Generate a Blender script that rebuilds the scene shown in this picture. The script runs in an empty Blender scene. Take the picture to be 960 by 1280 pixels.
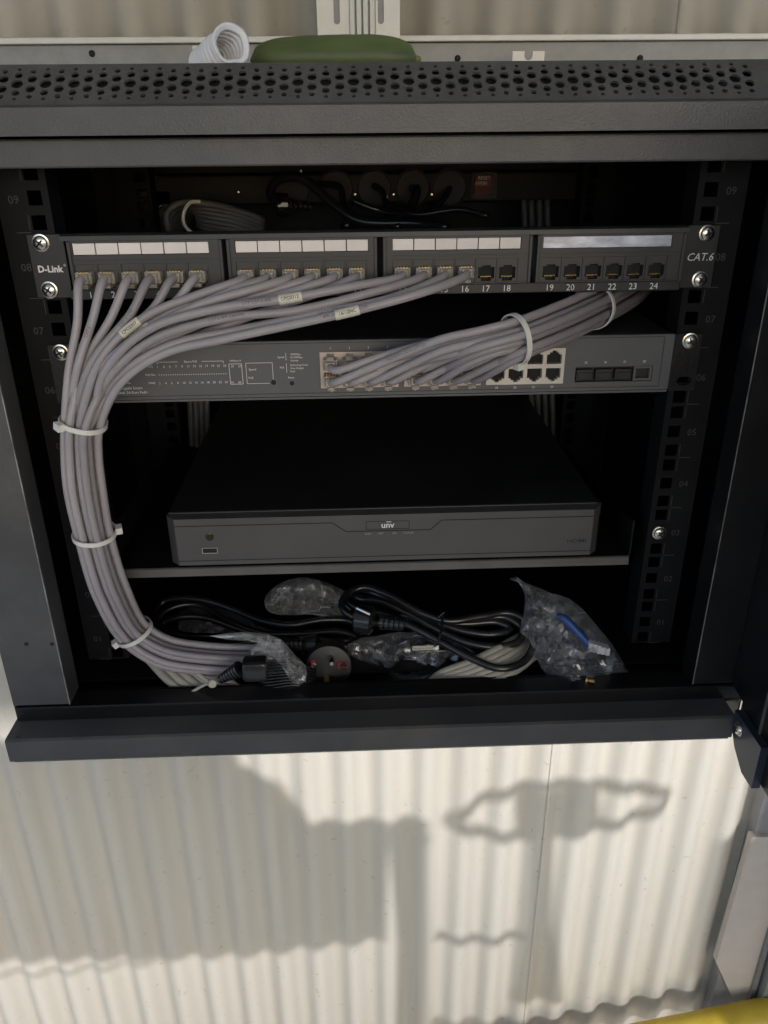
import bpy, bmesh, math, random
from mathutils import Vector, Matrix, noise
from mathutils.geometry import delaunay_2d_cdt
R = math.radians
random.seed(7)
S = 0.001                                   # everything below is laid out in millimetres
scene = bpy.context.scene
col = scene.collection

# ------------------------------------------------------------------ camera
CQ = (-18.11, -589.31, 414.19, 0.4402, -0.0101, -0.0346); CF = 1000.0
_p, _r, _y = CQ[3:]
FWD = Vector((-math.sin(_y)*math.cos(_p), math.cos(_y)*math.cos(_p), -math.sin(_p)))
RT0 = Vector((math.cos(_y), math.sin(_y), 0)); UP0 = RT0.cross(FWD)
RT = math.cos(_r)*RT0 + math.sin(_r)*UP0
UP = -math.sin(_r)*RT0 + math.cos(_r)*UP0
cam_d = bpy.data.cameras.new('camera'); cam = bpy.data.objects.new('camera', cam_d); col.objects.link(cam)
M = Matrix((RT, UP, -FWD)).transposed().to_4x4(); M.translation = Vector(CQ[:3])*S
cam.matrix_world = M
cam_d.sensor_fit = 'VERTICAL'; cam_d.sensor_height = 24; cam_d.lens = 24*CF/1280
cam_d.clip_start = 0.02; cam_d.clip_end = 3000
scene.camera = cam
C0 = Vector(CQ[:3])
def ray(u, v): return FWD + RT*((u-480)/CF) - UP*((v-640)/CF)
def at(u, v, Y):                            # a point of the place, read off the photograph at depth Y
    d = ray(u, v); return C0 + d*((Y-C0.y)/d.y)

# ------------------------------------------------------------------ light
SUN_EL, SUN_AZ = 24.0, 14.0                 # azimuth to the right of the straight-on front
SD = Vector((math.sin(R(SUN_AZ))*math.cos(R(SUN_EL)), -math.cos(R(SUN_AZ))*math.cos(R(SUN_EL)), math.sin(R(SUN_EL))))
world = bpy.data.worlds.new('World'); scene.world = world; world.use_nodes = True
wn = world.node_tree.nodes; wl = world.node_tree.links
sky = wn.new('ShaderNodeTexSky'); sky.sky_type = 'NISHITA'; sky.sun_disc = False
sky.sun_elevation = R(SUN_EL); sky.sun_rotation = math.atan2(SD.x, SD.y)
sky.air_density = 1.0; sky.dust_density = 1.0; sky.ozone_density = 1.5
bg = wn['Background']; wl.new(sky.outputs[0], bg.inputs[0]); bg.inputs[1].default_value = 0.15
sl = bpy.data.lights.new('sun', 'SUN'); sun = bpy.data.objects.new('sun', sl); col.objects.link(sun)
sl.energy = 2.0; sl.angle = R(0.9); sl.color = (1.0, 0.965, 0.92)
sun.rotation_euler = SD.to_track_quat('Z', 'Y').to_euler()
vs = scene.view_settings; vs.view_transform = 'Standard'; vs.look = 'None'; vs.gamma = 1; vs.exposure = 0.5; vs.use_white_balance = True; vs.white_balance_temperature = 6100; vs.white_balance_tint = 10
scene.render.engine = 'CYCLES'; scene.cycles.max_bounces = 8; scene.cycles.transparent_max_bounces = 24

# ------------------------------------------------------------------ materials
def mat(name, base, rough=0.5, metal=0.0, var=0.12, vscale=30, bump=0.0, bscale=900, rvar=0.08, spec=0.5, dust=0, dustcol=(.25, .22, .17), stretch=None):
    m = bpy.data.materials.new(name); m.use_nodes = True
    n, l = m.node_tree.nodes, m.node_tree.links; b = n['Principled BSDF']
    tc = n.new('ShaderNodeTexCoord'); mp = n.new('ShaderNodeMapping'); l.new(tc.outputs['Object'], mp.inputs[0])
    if stretch: mp.inputs['Scale'].default_value = stretch
    nz = n.new('ShaderNodeTexNoise'); nz.inputs['Scale'].default_value = vscale; nz.inputs['Detail'].default_value = 6
    l.new(mp.outputs[0], nz.inputs['Vector'])
    mr = n.new('ShaderNodeMapRange'); l.new(nz.outputs[0], mr.inputs[0]); mr.inputs[1].default_value = .3; mr.inputs[2].default_value = .7
    mr.inputs[3].default_value = 1-var; mr.inputs[4].default_value = 1+var
    mx = n.new('ShaderNodeMix'); mx.data_type = 'RGBA'; mx.blend_type = 'MULTIPLY'; mx.inputs[0].default_value = 1
    mx.inputs[6].default_value = (*base, 1); l.new(mr.outputs[0], mx.inputs[7]); out = mx.outputs[2]
    if dust:
        n2 = n.new('ShaderNodeTexNoise'); n2.inputs['Scale'].default_value = 14; n2.inputs['Detail'].default_value = 8; n2.inputs['Roughness'].default_value = .7
        l.new(tc.outputs['Object'], n2.inputs['Vector'])
        m2 = n.new('ShaderNodeMapRange'); l.new(n2.outputs[0], m2.inputs[0]); m2.inputs[1].default_value = .48; m2.inputs[2].default_value = .72; m2.inputs[4].default_value = dust
        x2 = n.new('ShaderNodeMix'); x2.data_type = 'RGBA'; l.new(m2.outputs[0], x2.inputs[0]); l.new(out, x2.inputs[6]); x2.inputs[7].default_value = (*dustcol, 1); out = x2.outputs[2]
    l.new(out, b.inputs['Base Color'])
    r2 = n.new('ShaderNodeMapRange'); l.new(nz.outputs[0], r2.inputs[0]); r2.inputs[3].default_value = max(.02, rough-rvar); r2.inputs[4].default_value = min(1, rough+rvar)
    l.new(r2.outputs[0], b.inputs['Roughness']); b.inputs['Metallic'].default_value = metal
    b.inputs['Specular IOR Level'].default_value = spec
    if bump:
        nb = n.new('ShaderNodeTexNoise'); nb.inputs['Scale'].default_value = bscale; nb.inputs['Detail'].default_value = 3
        l.new(tc.outputs['Object'], nb.inputs['Vector'])
        bp = n.new('ShaderNodeBump'); bp.inputs['Strength'].default_value = bump; bp.inputs['Distance'].default_value = 0.0004
        l.new(nb.outputs[0], bp.inputs['Height']); l.new(bp.outputs[0], b.inputs['Normal'])
    return m
def clear(name, tint, alpha, rough=.12, bump=.0, bscale=120, diff=.15):
    m = bpy.data.materials.new(name); m.use_nodes = True
    n, l = m.node_tree.nodes, m.node_tree.links; b = n['Principled BSDF']; o = n['Material Output']
    b.inputs['Base Color'].default_value = (*tint, 1); b.inputs['Roughness'].default_value = rough; b.inputs['Specular IOR Level'].default_value = .7
    t = n.new('ShaderNodeBsdfTransparent'); mx = n.new('ShaderNodeMixShader')
    lw = n.new('ShaderNodeLayerWeight'); lw.inputs[0].default_value = .35
    mr = n.new('ShaderNodeMapRange'); l.new(lw.outputs['Facing'], mr.inputs[0]); mr.inputs[3].default_value = alpha; mr.inputs[4].default_value = min(1, alpha+.45)
    l.new(mr.outputs[0], mx.inputs[0]); l.new(t.outputs[0], mx.inputs[1]); l.new(b.outputs[0], mx.inputs[2]); l.new(mx.outputs[0], o.inputs[0])
    if bump:
        tc = n.new('ShaderNodeTexCoord'); nb = n.new('ShaderNodeTexNoise'); nb.inputs['Scale'].default_value = bscale; nb.inputs['Detail'].default_value = 5; nb.inputs['Distortion'].default_value = 2.2
        l.new(tc.outputs['Object'], nb.inputs['Vector']); bp = n.new('ShaderNodeBump'); bp.inputs['Strength'].default_value = bump; bp.inputs['Distance'].default_value = .004
        l.new(nb.outputs[0], bp.inputs['Height']); l.new(bp.outputs[0], b.inputs['Normal']); l.new(bp.outputs[0], lw.inputs['Normal'])
    return m
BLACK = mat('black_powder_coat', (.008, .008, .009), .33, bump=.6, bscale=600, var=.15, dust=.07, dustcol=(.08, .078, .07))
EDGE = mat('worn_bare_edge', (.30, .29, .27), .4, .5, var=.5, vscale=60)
RAILM = mat('rail_black', (.008, .008, .009), .55, var=.15, spec=.15, dust=.1, dustcol=(.03, .03, .028))
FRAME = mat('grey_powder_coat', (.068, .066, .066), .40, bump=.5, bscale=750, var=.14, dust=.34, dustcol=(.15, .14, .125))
SILL = mat('dusty_powder_coat', (.072, .072, .073), .5, bump=.6, bscale=1200, var=.15, dust=.45, dustcol=(.12, .105, .08))
INNER = mat('inner_black', (.009, .009, .0095), .5, spec=.2, var=.2, dust=.08, dustcol=(.025, .024, .022))
PLAST = mat('black_plastic', (.022, .022, .023), .42, var=.12, dust=.2, dustcol=(.085, .08, .07))
PMOD = mat('patch_module_plastic', (.036, .036, .037), .42, var=.1, dust=.2, dustcol=(.09, .085, .08))
HOLE = mat('port_cavity', (.006, .006, .006), .7)
SWG = mat('switch_grey_steel', (.105, .104, .106), .5, bump=.3, bscale=1500, var=.06, dust=.10, dustcol=(.17, .16, .14))
SWB = mat('switch_black_lid', (.02, .02, .021), .5, var=.1, dust=.3, dustcol=(.05, .048, .045))
NVRF = mat('recorder_front', (.085, .08, .079), .42, var=.05, dust=.1, dustcol=(.12, .11, .10))
NVRT = mat('recorder_lid', (.013, .013, .0135), .5, var=.15, dust=.3, dustcol=(.035, .034, .032))
SHELF = mat('shelf_steel', (.12, .112, .105), .4, var=.15, dust=.35, dustcol=(.16, .145, .12))
ZINC = mat('nickel_screw', (.72, .69, .62), .24, 1.0, var=.12)
GOLD = mat('gold_contact', (.75, .50, .18), .35, 1.0)
PINK = mat('port_shield', (.56, .47, .41), .45, .3, var=.12)
WPORT = mat('port_shield_bare', (.62, .57, .50), .45, .2, var=.08)
CARD = mat('label_card', (.86, .78, .73), .6, var=.05, vscale=60)
FILM = mat('label_film', (.62, .65, .74), .22, .25, bump=.6, bscale=160, var=.35, vscale=55, stretch=(1, 1, 3))
CABLE = mat('grey_cable_jacket', (.33, .30, .315), .38, var=.07, vscale=25, bump=.2, bscale=700, dust=.2, dustcol=(.24, .21, .185))
CABLE_SHADED = mat('cable_jacket_shaded', (.085, .082, .078), .5, var=.07)  # darker copy of the grey jacket, paints in the shade at the back
CREAM = mat('cream_cable_jacket', (.52, .48, .40), .5, var=.1, dust=.25, dustcol=(.33, .28, .2))
TIE = mat('nylon_tie', (.74, .71, .66), .38, var=.05)
RUB = mat('black_rubber', (.016, .016, .017), .22, var=.2, rvar=.05, spec=.7, dust=.12, dustcol=(.06, .06, .055))
PRINT = mat('white_print', (.80, .80, .78), .6, var=.02)
DIMP = mat('grey_print', (.06, .059, .057), .6)
DKP = mat('dark_print', (.03, .03, .03), .6)
STAMP = mat('jacket_print', (.09, .085, .085), .6)
TAGM = mat('cable_tag_paper', (.66, .63, .52), .5, var=.1, vscale=200)
PLUG = clear('clear_plug', (.62, .56, .47), .42, .16, .3, 400)
def film(name, tint, a0, a1, sc, rough=.16):
    m = bpy.data.materials.new(name); m.use_nodes = True
    n, l = m.node_tree.nodes, m.node_tree.links; b = n['Principled BSDF']; o = n['Material Output']
    b.inputs['Base Color'].default_value = (*tint, 1); b.inputs['Roughness'].default_value = rough; b.inputs['Specular IOR Level'].default_value = 1.0
    tc = n.new('ShaderNodeTexCoord'); nz = n.new('ShaderNodeTexNoise'); nz.inputs['Scale'].default_value = sc*.35; nz.inputs['Detail'].default_value = 5; l.new(tc.outputs['Object'], nz.inputs['Vector'])
    ad = n.new('ShaderNodeMix'); ad.data_type = 'VECTOR'; ad.inputs[0].default_value = .012; l.new(tc.outputs['Object'], ad.inputs[4]); l.new(nz.outputs['Color'], ad.inputs[5])
    vo = n.new('ShaderNodeTexVoronoi'); vo.feature = 'DISTANCE_TO_EDGE'; vo.inputs['Scale'].default_value = sc; l.new(ad.outputs[1], vo.inputs['Vector'])
    v2 = n.new('ShaderNodeTexVoronoi'); v2.feature = 'DISTANCE_TO_EDGE'; v2.inputs['Scale'].default_value = sc*2.7; l.new(ad.outputs[1], v2.inputs['Vector'])
    cr = n.new('ShaderNodeMapRange'); l.new(vo.outputs[0], cr.inputs[0]); cr.inputs[1].default_value = 0; cr.inputs[2].default_value = .03; cr.inputs[3].default_value = 1; cr.inputs[4].default_value = 0
    c2 = n.new('ShaderNodeMapRange'); l.new(v2.outputs[0], c2.inputs[0]); c2.inputs[1].default_value = 0; c2.inputs[2].default_value = .035; c2.inputs[3].default_value = .6; c2.inputs[4].default_value = 0
    n3 = n.new('ShaderNodeTexNoise'); n3.inputs['Scale'].default_value = sc*.9; n3.inputs['Detail'].default_value = 3; l.new(tc.outputs['Object'], n3.inputs['Vector'])
    g = n.new('ShaderNodeMapRange'); l.new(n3.outputs[0], g.inputs[0]); g.inputs[1].default_value = .42; g.inputs[2].default_value = .62
    mx_ = n.new('ShaderNodeMath'); mx_.operation = 'MAXIMUM'; l.new(cr.outputs[0], mx_.inputs[0]); l.new(c2.outputs[0], mx_.inputs[1])
    ml = n.new('ShaderNodeMath'); ml.operation = 'MULTIPLY'; l.new(mx_.outputs[0], ml.inputs[0]); l.new(g.outputs[0], ml.inputs[1])
    lw = n.new('ShaderNodeLayerWeight'); lw.inputs[0].default_value = .5
    f = n.new('ShaderNodeMath'); f.operation = 'MULTIPLY_ADD'; l.new(lw.outputs['Facing'], f.inputs[0]); f.inputs[1].default_value = .35; f.inputs[2].default_value = a0
    h = n.new('ShaderNodeMath'); h.operation = 'MULTIPLY_ADD'; l.new(ml.outputs[0], h.inputs[0]); h.inputs[1].default_value = a1; l.new(f.outputs[0], h.inputs[2]); h.use_clamp = True
    mp = n.new('ShaderNodeMapping'); mp.inputs['Rotation'].default_value = (.3, .5, .6); mp.inputs['Scale'].default_value = (1, 1, .35); l.new(tc.outputs['Object'], mp.inputs[0])
    n4 = n.new('ShaderNodeTexNoise'); n4.inputs['Scale'].default_value = sc*.8; n4.inputs['Detail'].default_value = 2; n4.inputs['Distortion'].default_value = 1.6; l.new(mp.outputs[0], n4.inputs['Vector'])
    bp = n.new('ShaderNodeBump'); bp.inputs['Strength'].default_value = 1; bp.inputs['Distance'].default_value = .009; l.new(n4.outputs[0], bp.inputs['Height']); l.new(bp.outputs[0], lw.inputs['Normal'])
    t = n.new('ShaderNodeBsdfTransparent'); t.inputs[0].default_value = (.93, .93, .94, 1)
    gs = n.new('ShaderNodeBsdfGlossy'); gs.inputs['Roughness'].default_value = rough; gs.inputs['Color'].default_value = (.95, .95, .97, 1); l.new(bp.outputs[0], gs.inputs['Normal'])
    m1 = n.new('ShaderNodeMixShader'); pw = n.new('ShaderNodeMath'); pw.operation = 'MULTIPLY_ADD'; l.new(lw.outputs['Facing'], pw.inputs[0]); pw.inputs[1].default_value = .55; pw.inputs[2].default_value = .10
    l.new(pw.outputs[0], m1.inputs[0]); l.new(t.outputs[0], m1.inputs[1]); l.new(gs.outputs[0], m1.inputs[2])
    ms = n.new('ShaderNodeMixShader'); l.new(h.outputs[0], ms.inputs[0]); l.new(m1.outputs[0], ms.inputs[1]); l.new(b.outputs[0], ms.inputs[2]); l.new(ms.outputs[0], o.inputs[0])
    f.inputs[1].default_value = 0
    return m
BAG = film('clear_film', (.7, .7, .72), .09, .30, 20, .2)
BAGT = film('crumpled_film', (.7, .68, .64), .12, .36, 28, .2)
RED = mat('red_plastic', (.30, .02, .018), .4)
REDD = mat('dark_red_rocker', (.13, .015, .02), .6, spec=.2)  # darker, duller red for the rocker switch
BLUE = mat('blue_plastic', (.03, .085, .27), .4)
WPL = mat('white_plastic', (.66, .66, .66), .4)
GALV = mat('galvanised_steel', (.23, .23, .225), .5, .3, var=.14, vscale=60, dust=.25, dustcol=(.4, .37, .3))
WSTEEL = mat('white_coated_strut', (.60, .58, .53), .4, .1, var=.08, dust=.15, dustcol=(.4, .36, .3), bump=.3)
GREYM = mat('grey_trim', (.27, .265, .26), .45, .3, var=.1)
BOXM = mat('beige_enclosure', (.50, .44, .38), .5, var=.05, bump=.15)
YEL = mat('yellow_paint', (.52, .37, .03), .42, var=.12, bump=.4, bscale=300)
GROUND = mat('sandy_concrete', (.37, .36, .35), .9, var=.15, vscale=3)
NAVY = mat('door_corner_plastic', (.028, .036, .055), .4)
GLASS = clear('smoked_glass', (.01, .01, .01), .55, .05)
COVER = clear('clear_switch_cover', (.3, .3, .3), .12, .08)
BLOCKER = mat('shadow_blocker_coat', (.50, .45, .39), .7)  # surface of the added shadow blockers

def vary(m, a):                             # every cable came from its own batch: a slightly different tone each
    n, l = m.node_tree.nodes, m.node_tree.links; b = n['Principled BSDF']; src = b.inputs['Base Color'].links[0].from_socket
    oi = n.new('ShaderNodeObjectInfo'); mr = n.new('ShaderNodeMapRange'); l.new(oi.outputs['Random'], mr.inputs[0]); mr.inputs[3].default_value = 1-a; mr.inputs[4].default_value = 1+a
    mx = n.new('ShaderNodeMix'); mx.data_type = 'RGBA'; mx.blend_type = 'MULTIPLY'; mx.inputs[0].default_value = 1; l.new(src, mx.inputs[6]); l.new(mr.outputs[0], mx.inputs[7]); l.new(mx.outputs[2], b.inputs['Base Color'])
vary(CABLE, .13); vary(CREAM, .07); vary(CARD, .05)
def wall_mat():
    m = mat('painted_corrugated_steel', (.635, .59, .505), .5, var=.05, vscale=4, bump=.25, bscale=500, stretch=(1, 1, .12))
    n, l = m.node_tree.nodes, m.node_tree.links; b = n['Principled BSDF']
    src = b.inputs['Base Color'].links[0].from_socket
    tc = n.new('ShaderNodeTexCoord')
    # vertical dirty runs and specks
    mp = n.new('ShaderNodeMapping'); mp.inputs['Scale'].default_value = (1, 1, .03); l.new(tc.outputs['Object'], mp.inputs[0])
    nz = n.new('ShaderNodeTexNoise'); nz.inputs['Scale'].default_value = 45; nz.inputs['Detail'].default_value = 6; l.new(mp.outputs[0], nz.inputs['Vector'])
    mr = n.new('ShaderNodeMapRange'); mr.inputs[1].default_value = .5; mr.inputs[2].default_value = .75; mr.inputs[4].default_value = .30; l.new(nz.outputs[0], mr.inputs[0])
    x = n.new('ShaderNodeMix'); x.data_type = 'RGBA'; l.new(mr.outputs[0], x.inputs[0]); l.new(src, x.inputs[6]); x.inputs[7].default_value = (.50, .44, .34, 1)
    n2 = n.new('ShaderNodeTexNoise'); n2.inputs['Scale'].default_value = 70; n2.inputs['Detail'].default_value = 8; l.new(tc.outputs['Object'], n2.inputs['Vector'])
    m2 = n.new('ShaderNodeMapRange'); m2.inputs[1].default_value = .66; m2.inputs[2].default_value = .74; m2.inputs[4].default_value = .5; l.new(n2.outputs[0], m2.inputs[0])
    x2 = n.new('ShaderNodeMix'); x2.data_type = 'RGBA'; l.new(m2.outputs[0], x2.inputs[0]); l.new(x.outputs[2], x2.inputs[6]); x2.inputs[7].default_value = (.40, .33, .25, 1)
    l.new(x2.outputs[2], b.inputs['Base Color'])
    return m
WALL = wall_mat()

# ------------------------------------------------------------------ builders
def tag(o, label=None, cat=None, group=None, kind=None):
    if label: o['label'] = label
    if cat: o['category'] = cat
    if group: o['group'] = group
    if kind: o['kind'] = kind
    return o
def thing(name, loc, label, cat, group=None):
    o = bpy.data.objects.new(name, None); o.empty_display_size = .02; col.objects.link(o)
    o.location = Vector(loc)*S; tag(o, label, cat, group); return o
def base_of(parent):
    v = Vector((0, 0, 0)); p = parent
    while p is not None: v = v + p.location; p = p.parent
    return v
class MB:
    def __init__(s): s.v = []; s.f = []
    def add(s, vs, fs):
        b = len(s.v); s.v += [Vector(v) for v in vs]; s.f += [tuple(b+i for i in f) for f in fs]; return s
    def box(s, x0, x1, y0, y1, z0, z1, c=0):
        if c:
            bm = bmesh.new(); bmesh.ops.create_cube(bm, size=1)
            for v in bm.verts: v.co = Vector(((x0+x1)/2+v.co.x*(x1-x0), (y0+y1)/2+v.co.y*(y1-y0), (z0+z1)/2+v.co.z*(z1-z0)))
            bmesh.ops.bevel(bm, geom=bm.edges[:], offset=c, segments=2, affect='EDGES', profile=.5)
            bm.verts.index_update()
            s.add([v.co.copy() for v in bm.verts], [[v.index for v in f.verts] for f in bm.faces]); bm.free(); return s
        return s.add([(x0,y0,z0),(x1,y0,z0),(x1,y1,z0),(x0,y1,z0),(x0,y0,z1),(x1,y0,z1),(x1,y1,z1),(x0,y1,z1)],
                     [(0,3,2,1),(4,5,6,7),(0,1,5,4),(1,2,6,5),(2,3,7,6),(3,0,4,7)])
    def prism(s, poly, axis, a, b):        # polygon in the two other axes, extruded along axis from a to b
        n = len(poly)
        def P(p, t): return {'x': (t, p[0], p[1]), 'y': (p[0], t, p[1]), 'z': (p[0], p[1], t)}[axis]
        return s.add([P(p, a) for p in poly]+[P(p, b) for p in poly],
                     [tuple(range(n)), tuple(range(2*n-1, n-1, -1))]+[(i, i+n, (i+1) % n+n, (i+1) % n) for i in range(n)])
    def sweep(s, profile, axis, a, b): return s.prism(profile, axis, a, b)
    def tube(s, pts, r, seg=10, cap=True):
        fr = frames(pts); n = len(fr)
        vs = []; rr = r if hasattr(r, '__len__') else [r]*n
        for k, (p, t, a, b) in enumerate(fr):
            for j in range(seg):
                w = 2*math.pi*j/seg; vs.append(p+a*(math.cos(w)*rr[k])+b*(math.sin(w)*rr[k]))
        fs = [(k*seg+j, k*seg+(j+1) % seg, (k+1)*seg+(j+1) % seg, (k+1)*seg+j) for k in range(n-1) for j in range(seg)]
        if cap: fs += [tuple(range(seg-1, -1, -1)), tuple((n-1)*seg+j for j in range(seg))]
        return s.add(vs, fs)
    def cyl(s, p0, p1, r, seg=16, r2=None):
        p0, p1 = Vector(p0), Vector(p1); return s.tube([p0, p1], [r, r if r2 is None else r2], seg)
    def lathe(s, c, d, prof, seg=20):       # prof: (radius, distance along d)
        d = Vector(d).normalized(); a = d.orthogonal().normalized(); b = d.cross(a); c = Vector(c); n = len(prof)
        vs = [c+d*h+(a*math.cos(2*math.pi*j/seg)+b*math.sin(2*math.pi*j/seg))*r for r, h in prof for j in range(seg)]
        fs = [(k*seg+j, k*seg+(j+1) % seg, (k+1)*seg+(j+1) % seg, (k+1)*seg+j) for k in range(n-1) for j in range(seg)]
        fs += [tuple(range(seg-1, -1, -1)), tuple((n-1)*seg+j for j in range(seg))]
        return s.add(vs, fs)
    def plate(s, outer, holes, to3, th):    # flat plate with holes; to3(a,b,depth)
        vs, es = [], []
        def loop(p):
            b = len(vs); vs.extend(Vector(q) for q in p); es.extend((b+i, b+(i+1) % len(p)) for i in range(len(p)))
        loop(outer)
        for h in holes: loop(h)
        V, E, F, *_ = delaunay_2d_cdt(vs, es, [], 0, 1e-5)
        hb = [(min(p[0] for p in h), max(p[0] for p in h), min(p[1] for p in h), max(p[1] for p in h), h) for h in holes]
        def inside(p, poly):
            c = False; j = len(poly)-1
            for i in range(len(poly)):
                if (poly[i][1] > p[1]) != (poly[j][1] > p[1]) and p[0] < (poly[j][0]-poly[i][0])*(p[1]-poly[i][1])/(poly[j][1]-poly[i][1])+poly[i][0]: c = not c
                j = i
            return c
        keep = []
        for f in F:
            cc = sum((V[i] for i in f), Vector((0, 0)))/len(f)
            if not inside(cc, outer): continue
            if any(a < cc.x < b and c < cc.y < d and inside(cc, h) for a, b, c, d, h in hb): continue
            keep.append(tuple(f))
        n = len(V)
        ec = {}
        for f in keep:
            for i in range(len(f)):
                e = (f[i], f[(i+1) % len(f)]); ec[e] = 1
        sides = [(e[0], e[1], e[1]+n, e[0]+n) for e in ec if (e[1], e[0]) not in ec]
        return s.add([to3(v.x, v.y, 0) for v in V]+[to3(v.x, v.y, th) for v in V], keep+[tuple(i+n for i in reversed(f)) for f in keep]+sides)
    def build(s, name, m, parent=None, smooth=False, label=None, loc=None):
        me = bpy.data.meshes.new(name); off = base_of(parent)/S if parent is not None else Vector((0, 0, 0))
        if loc is not None: off = off+Vector(loc)-off
        me.from_pydata([(v-off)*S for v in s.v], [], s.f)
        bm = bmesh.new(); bm.from_mesh(me); bmesh.ops.recalc_face_normals(bm, faces=bm.faces[:]); bm.to_mesh(me); bm.free()
        for mm in (m if isinstance(m, list) else [m]): me.materials.append(mm)
        if smooth: me.shade_smooth(); 
        if smooth == 'auto': me.set_sharp_from_angle(angle=R(35))
        o = bpy.data.objects.new(name, me); col.objects.link(o)
        if parent is not None:
            o.parent = parent
            if loc is not None: o.location = Vector(loc)*S-base_of(parent)
        elif loc is not None: o.location = Vector(loc)*S
        if label: o['label'] = label
        return o
def share(name, src, pos, parent):          # another piece with the same mesh, at pos (mm, place coordinates)
    o = src.copy(); o.name = name; col.objects.link(o); o.parent = parent
    o.location = Vector(pos)*S-base_of(parent); return o
def smoothpath(pts, step=4.0, rads=None):
    P = [Vector(p) for p in pts]; P = [P[0]*2-P[1]]+P+[P[-1]*2-P[-2]]; out = []
    for i in range(1, len(P)-2):
        p0, p1, p2, p3 = P[i-1:i+3]
        d0 = max((p1-p0).length, 1e-3)**.5; d1 = max((p2-p1).length, 1e-3)**.5; d2 = max((p3-p2).length, 1e-3)**.5
        m1 = (p1-p0)/d0-(p2-p0)/(d0+d1)+(p2-p1)/d1; m2 = (p2-p1)/d1-(p3-p1)/(d1+d2)+(p3-p2)/d2
        m1 *= d1; m2 *= d1
        n = max(2, int((p2-p1).length/step))
        for k in range(n):
            t = k/n; out.append(p1*(2*t**3-3*t*t+1)+m1*(t**3-2*t*t+t)+p2*(-2*t**3+3*t*t)+m2*(t**3-t*t))
    out.append(P[-2]); return out
def frames(pts):
    P = [Vector(p) for p in pts]; n = len(P); fr = []; a = None
    for k in range(n):
        t = (P[min(k+1, n-1)]-P[max(k-1, 0)])
        t = t.normalized() if t.length > 1e-6 else Vector((0, 0, 1))
        if a is None:
            h = Vector((0, -1, 0)) if abs(t.y) < .9 else Vector((0, 0, 1)); a = (h-t*h.dot(t)).normalized()
        else: a = (a-t*a.dot(t)).normalized()
        fr.append((P[k], t, a, t.cross(a)))
    return fr
_tc = {}
def textmesh(s, size, bold=0, shear=0):
    k = (s, size, bold, shear)
    if k not in _tc:
        c = bpy.data.curves.new('t', 'FONT'); c.body = s; c.size = size; c.offset = bold; c.shear = shear; c.resolution_u = 2; c.align_x = 'CENTER'; c.align_y = 'CENTER'
        o = bpy.data.objects.new('t', c); col.objects.link(o); bpy.context.view_layer.update()
        me = bpy.data.meshes.new_from_object(o.evaluated_get(bpy.context.evaluated_depsgraph_get()))
        _tc[k] = ([v.co.copy() for v in me.vertices], [tuple(p.vertices) for p in me.polygons])
        bpy.data.objects.remove(o); bpy.data.meshes.remove(me); bpy.data.curves.remove(c)
    return _tc[k]
class Print(MB):                            # flat print standing a hair proud of a surface that faces the front
    def text(s, t, size, x, y, z, align='c', bold=0, shear=0, rot=0, sx=1):
        vs, fs = textmesh(t, size, bold, shear)
        if not vs: return s
        x0 = min(v.x for v in vs); x1 = max(v.x for v in vs); dx = 0
        if align == 'l': dx = -x0
        if align == 'r': dx = -x1
        cr, sr = math.cos(rot), math.sin(rot)
        return s.add([(x+((v.x+dx)*sx*cr-v.y*sr), y, z+((v.x+dx)*sx*sr+v.y*cr)) for v in vs], fs)
    def line(s, x0, z0, x1, z1, y, w=.35):
        d = Vector((x1-x0, z1-z0)); L = d.length; d /= L; nx, nz = -d.y*w/2, d.x*w/2
        return s.add([(x0+nx, y, z0+nz), (x0-nx, y, z0-nz), (x1-nx, y, z1-nz), (x1+nx, y, z1+nz)], [(0, 1, 2, 3)])
    def rect(s, x0, x1, z0, z1, y, w=.35):
        for a in ((x0, z0, x1, z0), (x1, z0, x1, z1), (x1, z1, x0, z1), (x0, z1, x0, z0)): s.line(*a, y, w)
        return s
def around(pts, r, s0, L, ang0, span, nseg=6, m=8):   # a strip wrapped on a tube
    pass
def wraptext(mb, pts, r, s_mid, text, size, ang, flip=False, bold=0):
    fr = frames(pts); acc = [0]
    for k in range(1, len(fr)): acc.append(acc[-1]+(fr[k][0]-fr[k-1][0]).length)
    vs, fs = textmesh(text, size, bold)
    out = []
    for v in vs:
        s = s_mid+(-v.x if flip else v.x); yy = v.y
        s = min(max(s, 0), acc[-1]-.01); k = 0
        while k < len(acc)-2 and acc[k+1] < s: k += 1
        t = (s-acc[k])/(acc[k+1]-acc[k]); p = fr[k][0].lerp(fr[k+1][0], t)
        T = fr[k][1]; vw = (C0-p); vw = (vw-T*vw.dot(T)).normalized(); sd = T.cross(vw)
        if sd.z < 0: sd = -sd
        w = ang+yy/r; out.append(p+(vw*math.cos(w)+sd*math.sin(w))*(r+.12))
    mb.add(out, fs)

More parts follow.
